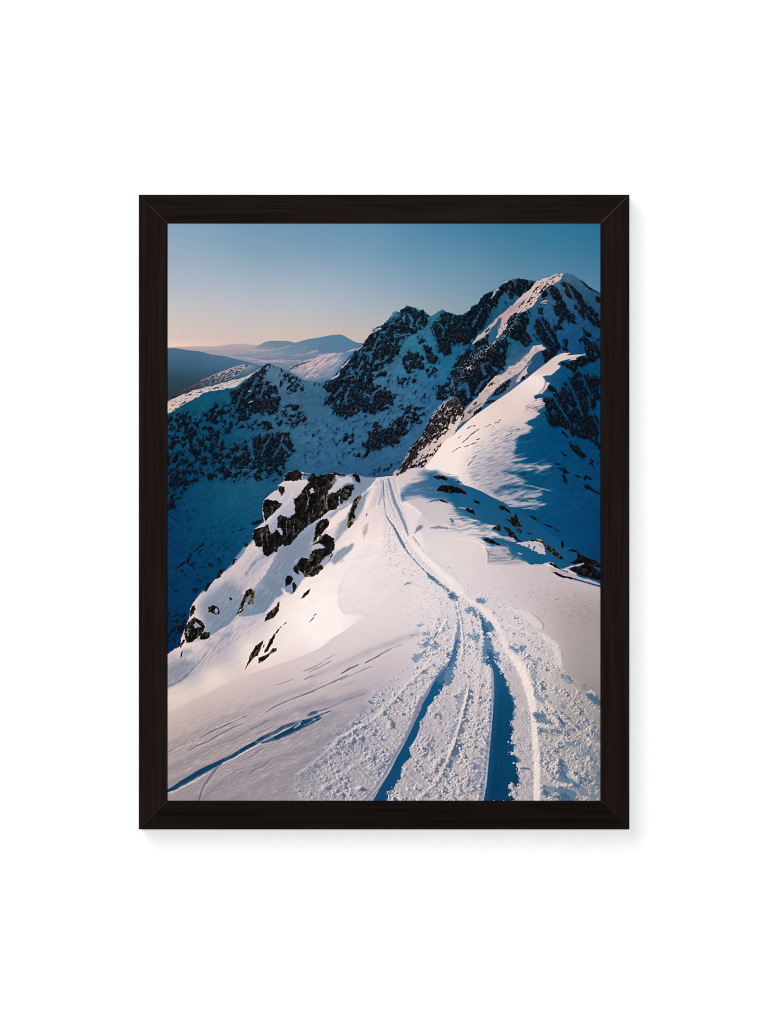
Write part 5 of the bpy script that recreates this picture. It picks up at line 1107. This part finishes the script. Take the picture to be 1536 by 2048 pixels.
    for s, w in (('1380 1310 6 1480 1180 7 1560 1060 6', .7), ('-10 880 10 10 800 12 60 700 13 60 600 12 80 480 16 110 380 22 130 330 10', .75)):
        pocket(PW('N' if s.startswith('13') else 'O', s), (72, 106, 142), w * .6, .8)
    stroke(PW('O', '0 960 4 40 820 5 100 600 5 140 440 5 160 360 3'), (240, 226, 220), 1, .8, 4, .5)
    # ruts climbing away (upper run)
    for s, w, c in (('905 -10 5 900 20 6', .0, B), ('20 0 8 80 -10 5', .0, B),):
        stroke(PW('L', s), c, 1, 1, 3, w)
    pocket(PW('L', '0 1130 8 30 960 14 60 850 14 70 740 10 60 640 7 40 560 4'), (84, 114, 150), .75, .7)
    pocket(PW('L', '-60 1330 18 -20 1180 16 10 1060 14 40 960 12'), (44, 88, 130), .85)
    stroke(PW('L', '90 1120 3 110 940 3 80 720 3 50 560 2'), (238, 226, 222), 1, .8, 4, .35)
    # main deep rut
    fill(P('L', '415 2620 420 2560 440 2500 360 2500 350 2440'), (20, 60, 100), 1, 1, 3, op=0)
    rut = P('O', '320 1500 350 1330 370 1100 390 850 412 620 425 400 424 250 412 130 395 70 420 60 450 110 490 170 530 210 555 280 580 350 590 410 635 440 615 470 645 520 625 570 650 640 590 660 600 720 620 780 590 830 600 880 575 900 630 930 620 990 575 1000 640 1040 690 1085 645 1110 660 1190 670 1250 700 1310 600 1310 570 1350 600 1400 560 1420 620 1500')
    clodded(rut, field(lin('980 1350 28 84 118|1000 1400 13 72 106|1000 1480 8 63 98|990 1560 7 60 95|985 1600 12 57 90|1020 1500 11 68 103'), 3, 8), 1.7, side=sstep(2, 14, PX - np.interp(PY, [1325, 1360, 1430, 1480, 1530, 1601], [986, 988, 985, 981, 976, 968])))
    sl, m = mask(rut, 1.5)
    IMG[sl] *= (1 + m * (.07 * fbm(PX[sl] / 5, PY[sl] / 16, 296, 3) + .05 * fbm(PX[sl] / 2.2, PY[sl] / 2.2, 297, 2)))[..., None]
    blend(sl, m * sstep(16, 0, (PX[sl] - np.interp(PY[sl], [1325, 1360, 1430, 1480, 1530, 1601], [986, 988, 985, 981, 976, 968]))) * .22, (70, 112, 152))
    stroke(PW('O', '300 1500 9 330 1340 9 355 1100 8 380 850 7 402 600 6 416 400 6 414 250 6 405 130 4'), (150, 150, 176), 1.2, .8, 4, .85)
    stroke(PW('O', '340 1330 3 360 1100 2 392 800 2 412 560 2'), (206, 196, 204), .8, .3, 4, .6)
    for s in ('240 1400 10 290 1200 10 320 1000 9 350 800 8 370 600 7 390 450 6 395 300 5 390 150 4',):
        pocket(PW('O', s), (84, 108, 142), .6, 1.6)
    # shadow pockets up the rut
    for s, w in (('395 1090 9 400 1140 11 420 1190 14', .9), ('380 1130 10 350 1060 12 365 980 14 360 900 11 330 860 10', .85), ('310 760 6 350 790 20 400 805 10', .9), ('290 740 5 310 790 9 340 840 8', .8), ('280 700 8 310 715 7', .8), ('150 620 5 190 615 8 240 640 8 280 690 7', .75), ('400 1050 12 440 1070 10', .7), ('320 1130 6 380 1140 8 460 1130 6', .7), ('0 470 12 30 490 10', .8), ('265 525 8 310 520 10', .75), ('190 880 8 240 900 12 280 870 6', .6), ('600 1000 8 680 1020 14 720 1000 8', .65)):
        pocket(PW('L', s), (30, 84, 126), w)
    # bright right wall of the rut
    stroke(PW('L', '-160 270 6 0 400 8 80 440 11 190 530 12 270 560 9 330 620 14 400 690 17 450 760 16 500 850 13 530 950 14 570 1020 16 640 1100 22 690 1180 25 730 1260 22 760 1350 20 790 1460 20'), (246, 231, 225), 3, 2.6, 4, .62)
    stroke(PW('O', '600 20 10 660 80 16 700 150 20 740 250 20 790 380 22 815 500 22 830 620 16 840 800 17 855 950 17 865 1150 18 865 1300 18 865 1500 18'), (247, 230, 222), 2.6, 2.6, 3.4, .86)
    sl, b, w = seg_dist(PW('O', '600 20 10 660 80 16 700 150 20 740 250 20 790 380 22 815 500 22 830 620 16 840 800 17 855 950 17 865 1150 18 865 1300 18 865 1500 18'))
    IMG[sl] += (sstep(w * .55, w * .2, b) * (10 * fbm(PX[sl] / 2.4, PY[sl] / 4, 298, 2) + 7 * fbm(PX[sl] / 6, PY[sl] / 14, 299, 2) - 4))[..., None]
    stroke(PW('O', '770 480 3 795 650 4 810 850 4 825 1100 4 820 1300 3'), (206, 192, 192), 1.2, .6, 4, .5)
    # smooth rut floor with fine lines
    sl, m = mask(P('O', '500 60 560 60 640 120 700 250 750 420 780 600 800 850 815 1100 820 1500 700 1500 680 1100 640 1000 620 700 640 500 580 340 540 200'), 5)
    blend(sl, m * .55, (186, 174, 180))
    u, v = rot(PX, PY, 78, 26, 1.5)
    n = fbm(u, v, 96, 3)
    blend(sl, m * np.clip(n[sl], 0, 1) * .4, (128, 126, 148)); blend(sl, m * np.clip(-n[sl], 0, 1) * .3, (232, 220, 216))
    sl, m = mask(P('O', '600 600 700 560 780 650 800 1000 690 1100 620 980 610 750'), 5)
    g = fbm(PX / 2.2, PY / 2.2, 97, 2)
    IMG[sl] += (m * g[sl] * 26)[..., None]
    fill(P('O', '650 1110 680 1095 730 1130 760 1170 700 1165 660 1150'), (198, 184, 184), 1, 1, 3); stroke(PW('O', '700 1160 4 740 1160 6 790 1168 4'), (66, 96, 130), 1, 1, 3, .8)
    # right rubble: big dark pockets
    for s, w in (('850 600 5 930 600 8 1000 590 9 1050 600 6', .85), ('870 640 12 920 660 18 970 670 16 1010 690 10', .9), ('880 770 8 960 765 8', .7), ('1030 765 8 1090 785 10 1180 805 4', .85), ('1080 650 6 1130 700 12 1180 720 12 1265 770 5', .85), ('870 300 12 880 400 14 930 450 12 970 480 8', .6),
                 ('1090 1120 8 1130 1160 14 1160 1210 14', .85), ('1130 1260 20 1180 1290 22 1260 1320 18', .85), ('1110 1360 18 1150 1420 24 1230 1440 20', .9), ('1230 1220 6 1300 1270 14 1390 1305 10', .8), ('930 1380 12 1000 1400 16 1040 1460 10', .6), ('1070 950 10 1100 910 16 1150 890 10 1300 910 4', .6), ('1340 680 8 1400 690 8', .5), ('1430 1000 14 1460 1080 16 1480 1200 12', .4), ('1130 1480 20 1170 1500 16', .85), ('940 1150 8 980 1170 8', .5), ('1000 1000 8 1060 1070 8 1110 1100 8', .6), ('1370 960 8 1370 1020 8', .4), ('1500 1240 12 1480 1350 14 1440 1440 12', .5), ('1320 1380 12 1360 1400 8', .5), ('760 20 8 830 60 12 860 110 10', .5), ('830 150 8 850 240 14', .5), ('1130 510 8 1140 530 6', .5)):
        pocket(PW('O', s), (40, 84, 124), w * .75, .85)
    for s in ('1030 640 10 1070 680 14 1080 720 8', '980 480 6 1010 520 9 1030 560 6', '1110 930 6 1150 905 7', '890 720 5 960 730 6 1040 745 5', '1070 1150 9 1060 1180 7', '1230 1220 8 1260 1260 10', '1110 1330 5 1220 1330 6', '1120 830 10 1110 860 6', '1180 1220 8 1200 1250 8'):
        stroke(PW('O', s), (226, 210, 206), 1.4, 2.0, 3.4, .55)
    for s, w in (('1140 210 3 1180 245 5 1210 270 3', .7), ('1380 380 3 1420 420 8 1460 450 9 1512 495 7', .85), ('1350 330 6 1420 375 7', .3), ('1440 790 6 1500 850 5', .4)):
        pocket(PW('O', s), (44, 86, 124), w, 1.1)
    stroke(PW('O', '1385 380 6 1420 370 8 1460 395 5'), (214, 202, 204), 1, .8, 3, .6)
    stroke(PW('O', '1060 560 6 1200 690 6 1320 800 5 1440 890 4 1512 930 3'), (226, 210, 206), 1.6, 1.4, 5, .3)
    stroke(PW('O', '1110 0 8 1120 120 8 1160 230 7 1240 330 6 1330 420 4'), (214, 202, 202), 2.2, 1.2, 5, .35)
    # outer berm on the right
    fill(P('L', '400 480 450 540 540 580 640 600 720 612 790 632 860 690 930 768 922 806 850 800 770 725 690 655 600 615 500 580'), (238, 226, 223), 3.4, 2, 8, op=.42)
    fill(P('L', '850 830 930 850 1020 910 1085 970 1105 1060 1120 1160 1100 1210 1060 1180 1040 1060 990 960 900 880'), (234, 220, 219), 3, 1.5, 6, op=.6)
    stroke(PW('L', '800 640 2 880 700 3 935 770 5 930 810 3'), (130, 124, 136), 1.4, .8, 4, .45)
    stroke(PW('L', '560 770 3 660 800 5 780 860 6 850 880 3'), (240, 228, 224), 1.6, 1.2, 4, .35)
    for s in ('1000 920 3 1030 918 4', '920 935 4 940 938 3', '850 1000 3 900 1010 3', '1000 970 3 1050 985 3', '530 820 4 560 830 3', '690 850 4 710 860 3', '380 450 3 390 455 3', '470 580 4 480 585 3', '1130 1060 4 1130 1160 4'):
        q = PW('L', s); q[:, 2] *= .7; stroke(q, (104, 104, 120), .8, 1, 2.4, .28)
    # sparse dots and short wind marks on the right shoulder snow
    rng = np.random.default_rng(12)
    for _ in range(120):
        x = rng.uniform(985, 1198); y = 1172 + rng.uniform(0, 62) + (x - 1000) * .1
        L = rng.uniform(1.5, 7); w = rng.uniform(.6, 1.3)
        stroke(np.array([[x, y, .4], [x + L * .5, y - L * .2, w], [x + L, y - L * .42, .3]], np.float32), (96, 96, 118), .7, .3, 2, rng.uniform(.25, .75))
    # upper run: packed, finely pitted snow between its two lines
    sl, m = mask(P('H', '800 500 870 484 960 486 990 560 1000 660 1020 740 1070 830 1090 960 1120 1090 1230 1190 1380 1300 1540 1400 1700 1520 1500 1560 1380 1500 1100 1330 880 1270 810 1180 830 1040 830 900 790 780 800 640'), 4)
    pit = uni(fbm(PX[sl] / 1.7, PY[sl] / 1.5, 276, 2)); pt2 = uni(fbm(PX[sl] / 3.2, PY[sl] / 2.4, 277, 2))
    edge_k = 1 - sstep(1165, 1215, PY[sl])
    blend(sl, m * edge_k * (.22 * sstep(1010, 960, PY[sl]) + .62 * sstep(.72, .9, pit) * (.5 + .5 * pt2)), (150, 146, 160))
    blend(sl, m * edge_k * sstep(.3, .1, pit) * .5, (248, 236, 232))
    stroke(PW('H', '808 520 6 806 600 12 800 680 12 780 760 6'), (166, 164, 184), 2.0, .6, 5, .75)
    stroke(PW('H', '770 500 6 740 560 12 700 640 14 660 740 12 640 800 8'), (246, 230, 226), 3.5, 1.5, 7, .6)
    V = (70, 104, 140)
    for s, w, c in (
        ('826 520 2 832 600 4 836 700 4 842 780 3 850 860 3.4 890 930 4.4 940 1000 8 990 1100 10 1040 1190 11 1056 1226 5 1110 1290 3.4 1180 1370 3.4 1250 1440 3.4 1300 1490 6 1350 1530 5', .9, (62, 92, 124)),
        ('810 545 8 800 640 8 770 760 5', .45, (150, 150, 176)),
        ('876 495 4 896 560 9 918 650 11 945 740 13 980 810 12 1010 880 11 1040 950 11 1070 1040 9 1082 1085 4', .8, (88, 112, 144)),
        ('850 520 2 870 640 3 900 760 3 960 900 2', .3, V), ('890 1000 2 885 1120 3 885 1240 2', .35, (110, 120, 150)),
        ('1130 1090 4 1160 1130 6 1200 1180 4', .55, (110, 116, 140))):
        q = PW('H', s); q[:, 2] *= .72; stroke(q, c, 1.1, 1.2, 2.6, w * .85)
    for s in ('842 520 2 842 700 2 850 840 3 900 920 3 960 990 3', '960 500 4 985 600 5 1000 700 5 1010 760 4', '800 560 7 790 660 7 760 780 5', '1080 1120 4 1160 1200 9 1230 1290 14 1330 1380 16 1420 1460 16 1536 1560 14', '910 500 2 940 640 3 990 780 3', '1040 740 5 1130 790 5 1200 850 5'):
        stroke(PW('H', s), (250, 238, 232), 1.6, 1, 5, .4)
    for s, w in (('905 1330 1 970 1400 3 1060 1490 3', .0), ('690 410 3 760 430 4 830 480 5', .0)):
        stroke(PW('H', s), V, 1, 1, 3, w)
    # rut continues into the middle distance
    for s, w in (('1300 470 5 1340 500 5 1400 550 3 1470 600 4 1530 670 7', .85), ('1290 455 2 1310 475 2', .5),):
        pocket(PW('K', s), (40, 88, 128), w, 1.0)
    stroke(PW('H', '1060 1060 4 1100 1130 7 1160 1200 11 1230 1290 14 1330 1380 17 1420 1460 18 1536 1560 18 1620 1640 18'), (250, 237, 231), 2.4, 2.2, 5, .5)
    # small footprints left of the run
    rng = np.random.default_rng(21)
    for _ in range(800):
        y = rng.uniform(1055, 1320); t = (y - 1055) / 265
        if rng.random() < .6:
            x = rng.uniform(768 + 15 * t + 70 * max(0, t - .3), 818 + 75 * t + 20)
        else:
            continue
        r = .7 + 1.0 * t * rng.random()
        stroke(np.array([[x, y, r], [x + r * .8, y + r * .5, r * 1.1]], np.float32), (92, 100, 126), .7, .5, 1.6, rng.uniform(.2, .6))
    stroke(PW('K', '1390 1050 8 1370 1080 10 1360 1100 5', ), (60, 92, 130), 1.2, 2, 3, .7)
    stroke(PW('K', '1480 910 2 1430 990 3 1370 1100 3'), (244, 232, 228), 1, .6, 3, .8)
    for s in ('1160 1310 10 1200 1290 8', '1260 1150 12 1320 1130 10', '1340 1190 8 1390 1200 8', '1210 1170 3 1230 1170 3', '1240 1060 3 1290 1060 4', '1200 970 3 1220 968 2', '1380 910 3 1400 915 3', '1390 1500 22 1440 1430 14 1500 1350 12 1536 1290 10'):
        pocket(PW('K', s), (84, 112, 148), .75)

def paint_print():
    paint_sky(); paint_far(); paint_mountains(); paint_shaded_rocks(); paint_lit_ridges()
    paint_foreground(); wind_texture(); paint_left_slope(); paint_crags(); paint_right_shoulder(); paint_tracks()
    IMG[:] = IMG + .55 * (IMG - blur(IMG, 1.3))
    g = fbm(PX / 1.3, PY / 1.3, 99, 2)
    IMG[:] += (g * 2.0)[..., None]
    return np.clip(IMG / 255., 0, 1)
# ART END --------------------------------------------------------------------
# ---------------------------------------------------------------- the wall
def link(name, bm, mat, parent=None, smooth=False):
    me = bpy.data.meshes.new(name)
    bmesh.ops.recalc_face_normals(bm, faces=bm.faces)
    bm.to_mesh(me); bm.free()
    me.materials.append(mat)
    o = bpy.data.objects.new(name, me); COL.objects.link(o)
    if parent: o.parent = parent
    return o

def box_bm(x0, x1, y0, y1, z0, z1):
    bm = bmesh.new()
    v = [bm.verts.new((x, y, z)) for x in (x0, x1) for y in (y0, y1) for z in (z0, z1)]
    for f in ((0, 1, 3, 2), (4, 6, 7, 5), (0, 4, 5, 1), (2, 3, 7, 6), (0, 2, 6, 4), (1, 5, 7, 3)):
        bm.faces.new([v[i] for i in f])
    return bm

wall = link('wall', box_bm(-2.5, 2.5, 0, .12, 0, 3.2), wall_material())
wall['kind'] = 'structure'; wall['label'] = 'plain white painted wall behind the framed print'; wall['category'] = 'wall'

# ---------------------------------------------------------------- the framed print
def to_x(px): return (px - 768.0) * PXM
def to_z(py): return 1.5 - (py - 1024.0) * PXM
X0, X1, Z1, Z0 = to_x(277.6), to_x(1258.7), to_z(389.3), to_z(1658.7)          # outside of the frame
I0, I1, J1, J0 = to_x(335.2), to_x(1200.7), to_z(447.2), to_z(1601.2)          # the opening
GAP = 0.0006                                                                    # hangs a hair off the wall
framed = bpy.data.objects.new('framed_print', None); COL.objects.link(framed)
framed.location = ((X0 + X1) / 2, 0, Z0)
framed['label'] = 'dark brown wooden frame holding a snowy mountain ridge print, hanging on the white wall'
framed['category'] = 'framed print'
bpy.context.view_layer.update()

LIP = 0.0010                                                                    # the lip stands 1 mm proud of the print
def rail(origin, along, inward, length, width, mat):
    """one mitred side of the moulding: local x along its length, local y from the outer edge inwards, local z off the wall"""
    D = DEPTH; w = width
    prof = [(0, GAP), (0, D - .0007), (.0002, D - .0002), (.0007, D), (w - .0006, D), (w - .00015, D - .00015), (w, D - .0005), (w, D - LIP),
            (w - .004, D - LIP), (w - .004, GAP)]
    bm = bmesh.new()
    a = [bm.verts.new((q, q, z)) for q, z in prof]
    b = [bm.verts.new((length - q, q, z)) for q, z in prof]
    n = len(prof)
    for i in range(n):
        j = (i + 1) % n
        bm.faces.new((a[i], a[j], b[j], b[i]))
    bm.faces.new(a[::-1]); bm.faces.new(b)
    o = link('frame_side', bm, mat, framed)
    m = Matrix((( along[0], inward[0], 0), (0, 0, -1), (along[1], inward[1], 0))).to_4x4()
    m.translation = Vector((origin[0] - framed.location.x, 0, origin[1] - framed.location.z))
    o.matrix_local = m
    return o

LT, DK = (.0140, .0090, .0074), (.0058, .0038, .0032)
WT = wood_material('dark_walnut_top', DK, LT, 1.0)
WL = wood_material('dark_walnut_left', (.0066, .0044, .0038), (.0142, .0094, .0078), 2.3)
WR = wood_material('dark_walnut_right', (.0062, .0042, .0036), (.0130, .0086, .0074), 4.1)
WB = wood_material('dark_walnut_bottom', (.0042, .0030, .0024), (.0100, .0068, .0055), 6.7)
wid = I0 - X0
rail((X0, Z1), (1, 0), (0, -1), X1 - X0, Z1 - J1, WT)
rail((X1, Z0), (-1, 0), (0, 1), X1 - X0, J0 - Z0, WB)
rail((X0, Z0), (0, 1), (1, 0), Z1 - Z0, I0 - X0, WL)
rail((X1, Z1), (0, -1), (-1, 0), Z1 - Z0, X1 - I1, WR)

def joint(x0, z0, x1, z1, width, mat):
    """a filled mitre line on the face of the frame"""
    fx, fz = framed.location.x, framed.location.z
    d = Vector((x1 - x0, z1 - z0)).normalized(); n = Vector((-d.y, d.x)) * width / 2
    bm = bmesh.new()
    lo, hi = -DEPTH + .0002, -DEPTH - .00004
    pts = [(x0 + n.x, z0 + n.y), (x1 + n.x * .9, z1 + n.y * .9), (x1 - n.x * .9, z1 - n.y * .9), (x0 - n.x, z0 - n.y)]
    a = [bm.verts.new((x - fx, lo, z - fz)) for x, z in pts]; b = [bm.verts.new((x - fx, hi, z - fz)) for x, z in pts]
    for i in range(4):
        j = (i + 1) % 4
        bm.faces.new((a[i], a[j], b[j], b[i]))
    bm.faces.new(a[::-1]); bm.faces.new(b)
    return link('mitre_joint', bm, mat, framed)

PALE = flat_wood('pale_joint', (.072, .059, .051)); FAINT = flat_wood('faint_joint', (.026, .017, .0145)); MID = flat_wood('mid_joint', (.042, .034, .029))
e = .0004
joint(I1 + e, J1 + e, X1 - .0014, Z1 - .0014, .00030, PALE)
k = .34
joint(I0 - e, J1 + e, I0 + (X0 - I0) * .68, J1 + (Z1 - J1) * .68, .00028, MID)
joint(I0 - e * 3, J0 - e * 3, X0 + .0012, Z0 + .0012, .00034, FAINT)
joint(I1 + e, J0 - e, I1 + (X1 - I1) * .12, J0 + (Z0 - J0) * .12, .00028, FAINT)

# the print: a flat sheet of paper on its board, tucked under the lip on every side
def art_sheet(rgb):
    fx, fz = framed.location.x, framed.location.z
    M = .003
    x0, x1, z0, z1 = I0 - M, I1 + M, J0 - M, J1 + M
    bm = box_bm(x0 - fx, x1 - fx, -DEPTH + LIP + .00003, -DEPTH + .004, z0 - fz, z1 - fz)
    uv = bm.loops.layers.uv.new('UVMap')
    for f in bm.faces:
        for l in f.loops:
            c = l.vert.co
            l[uv].uv = ((c.x + fx - I0) / (I1 - I0), (c.z + fz - J0) / (J1 - J0))
    return link('print', bm, print_material(rgb), framed)
art_sheet(paint_print())
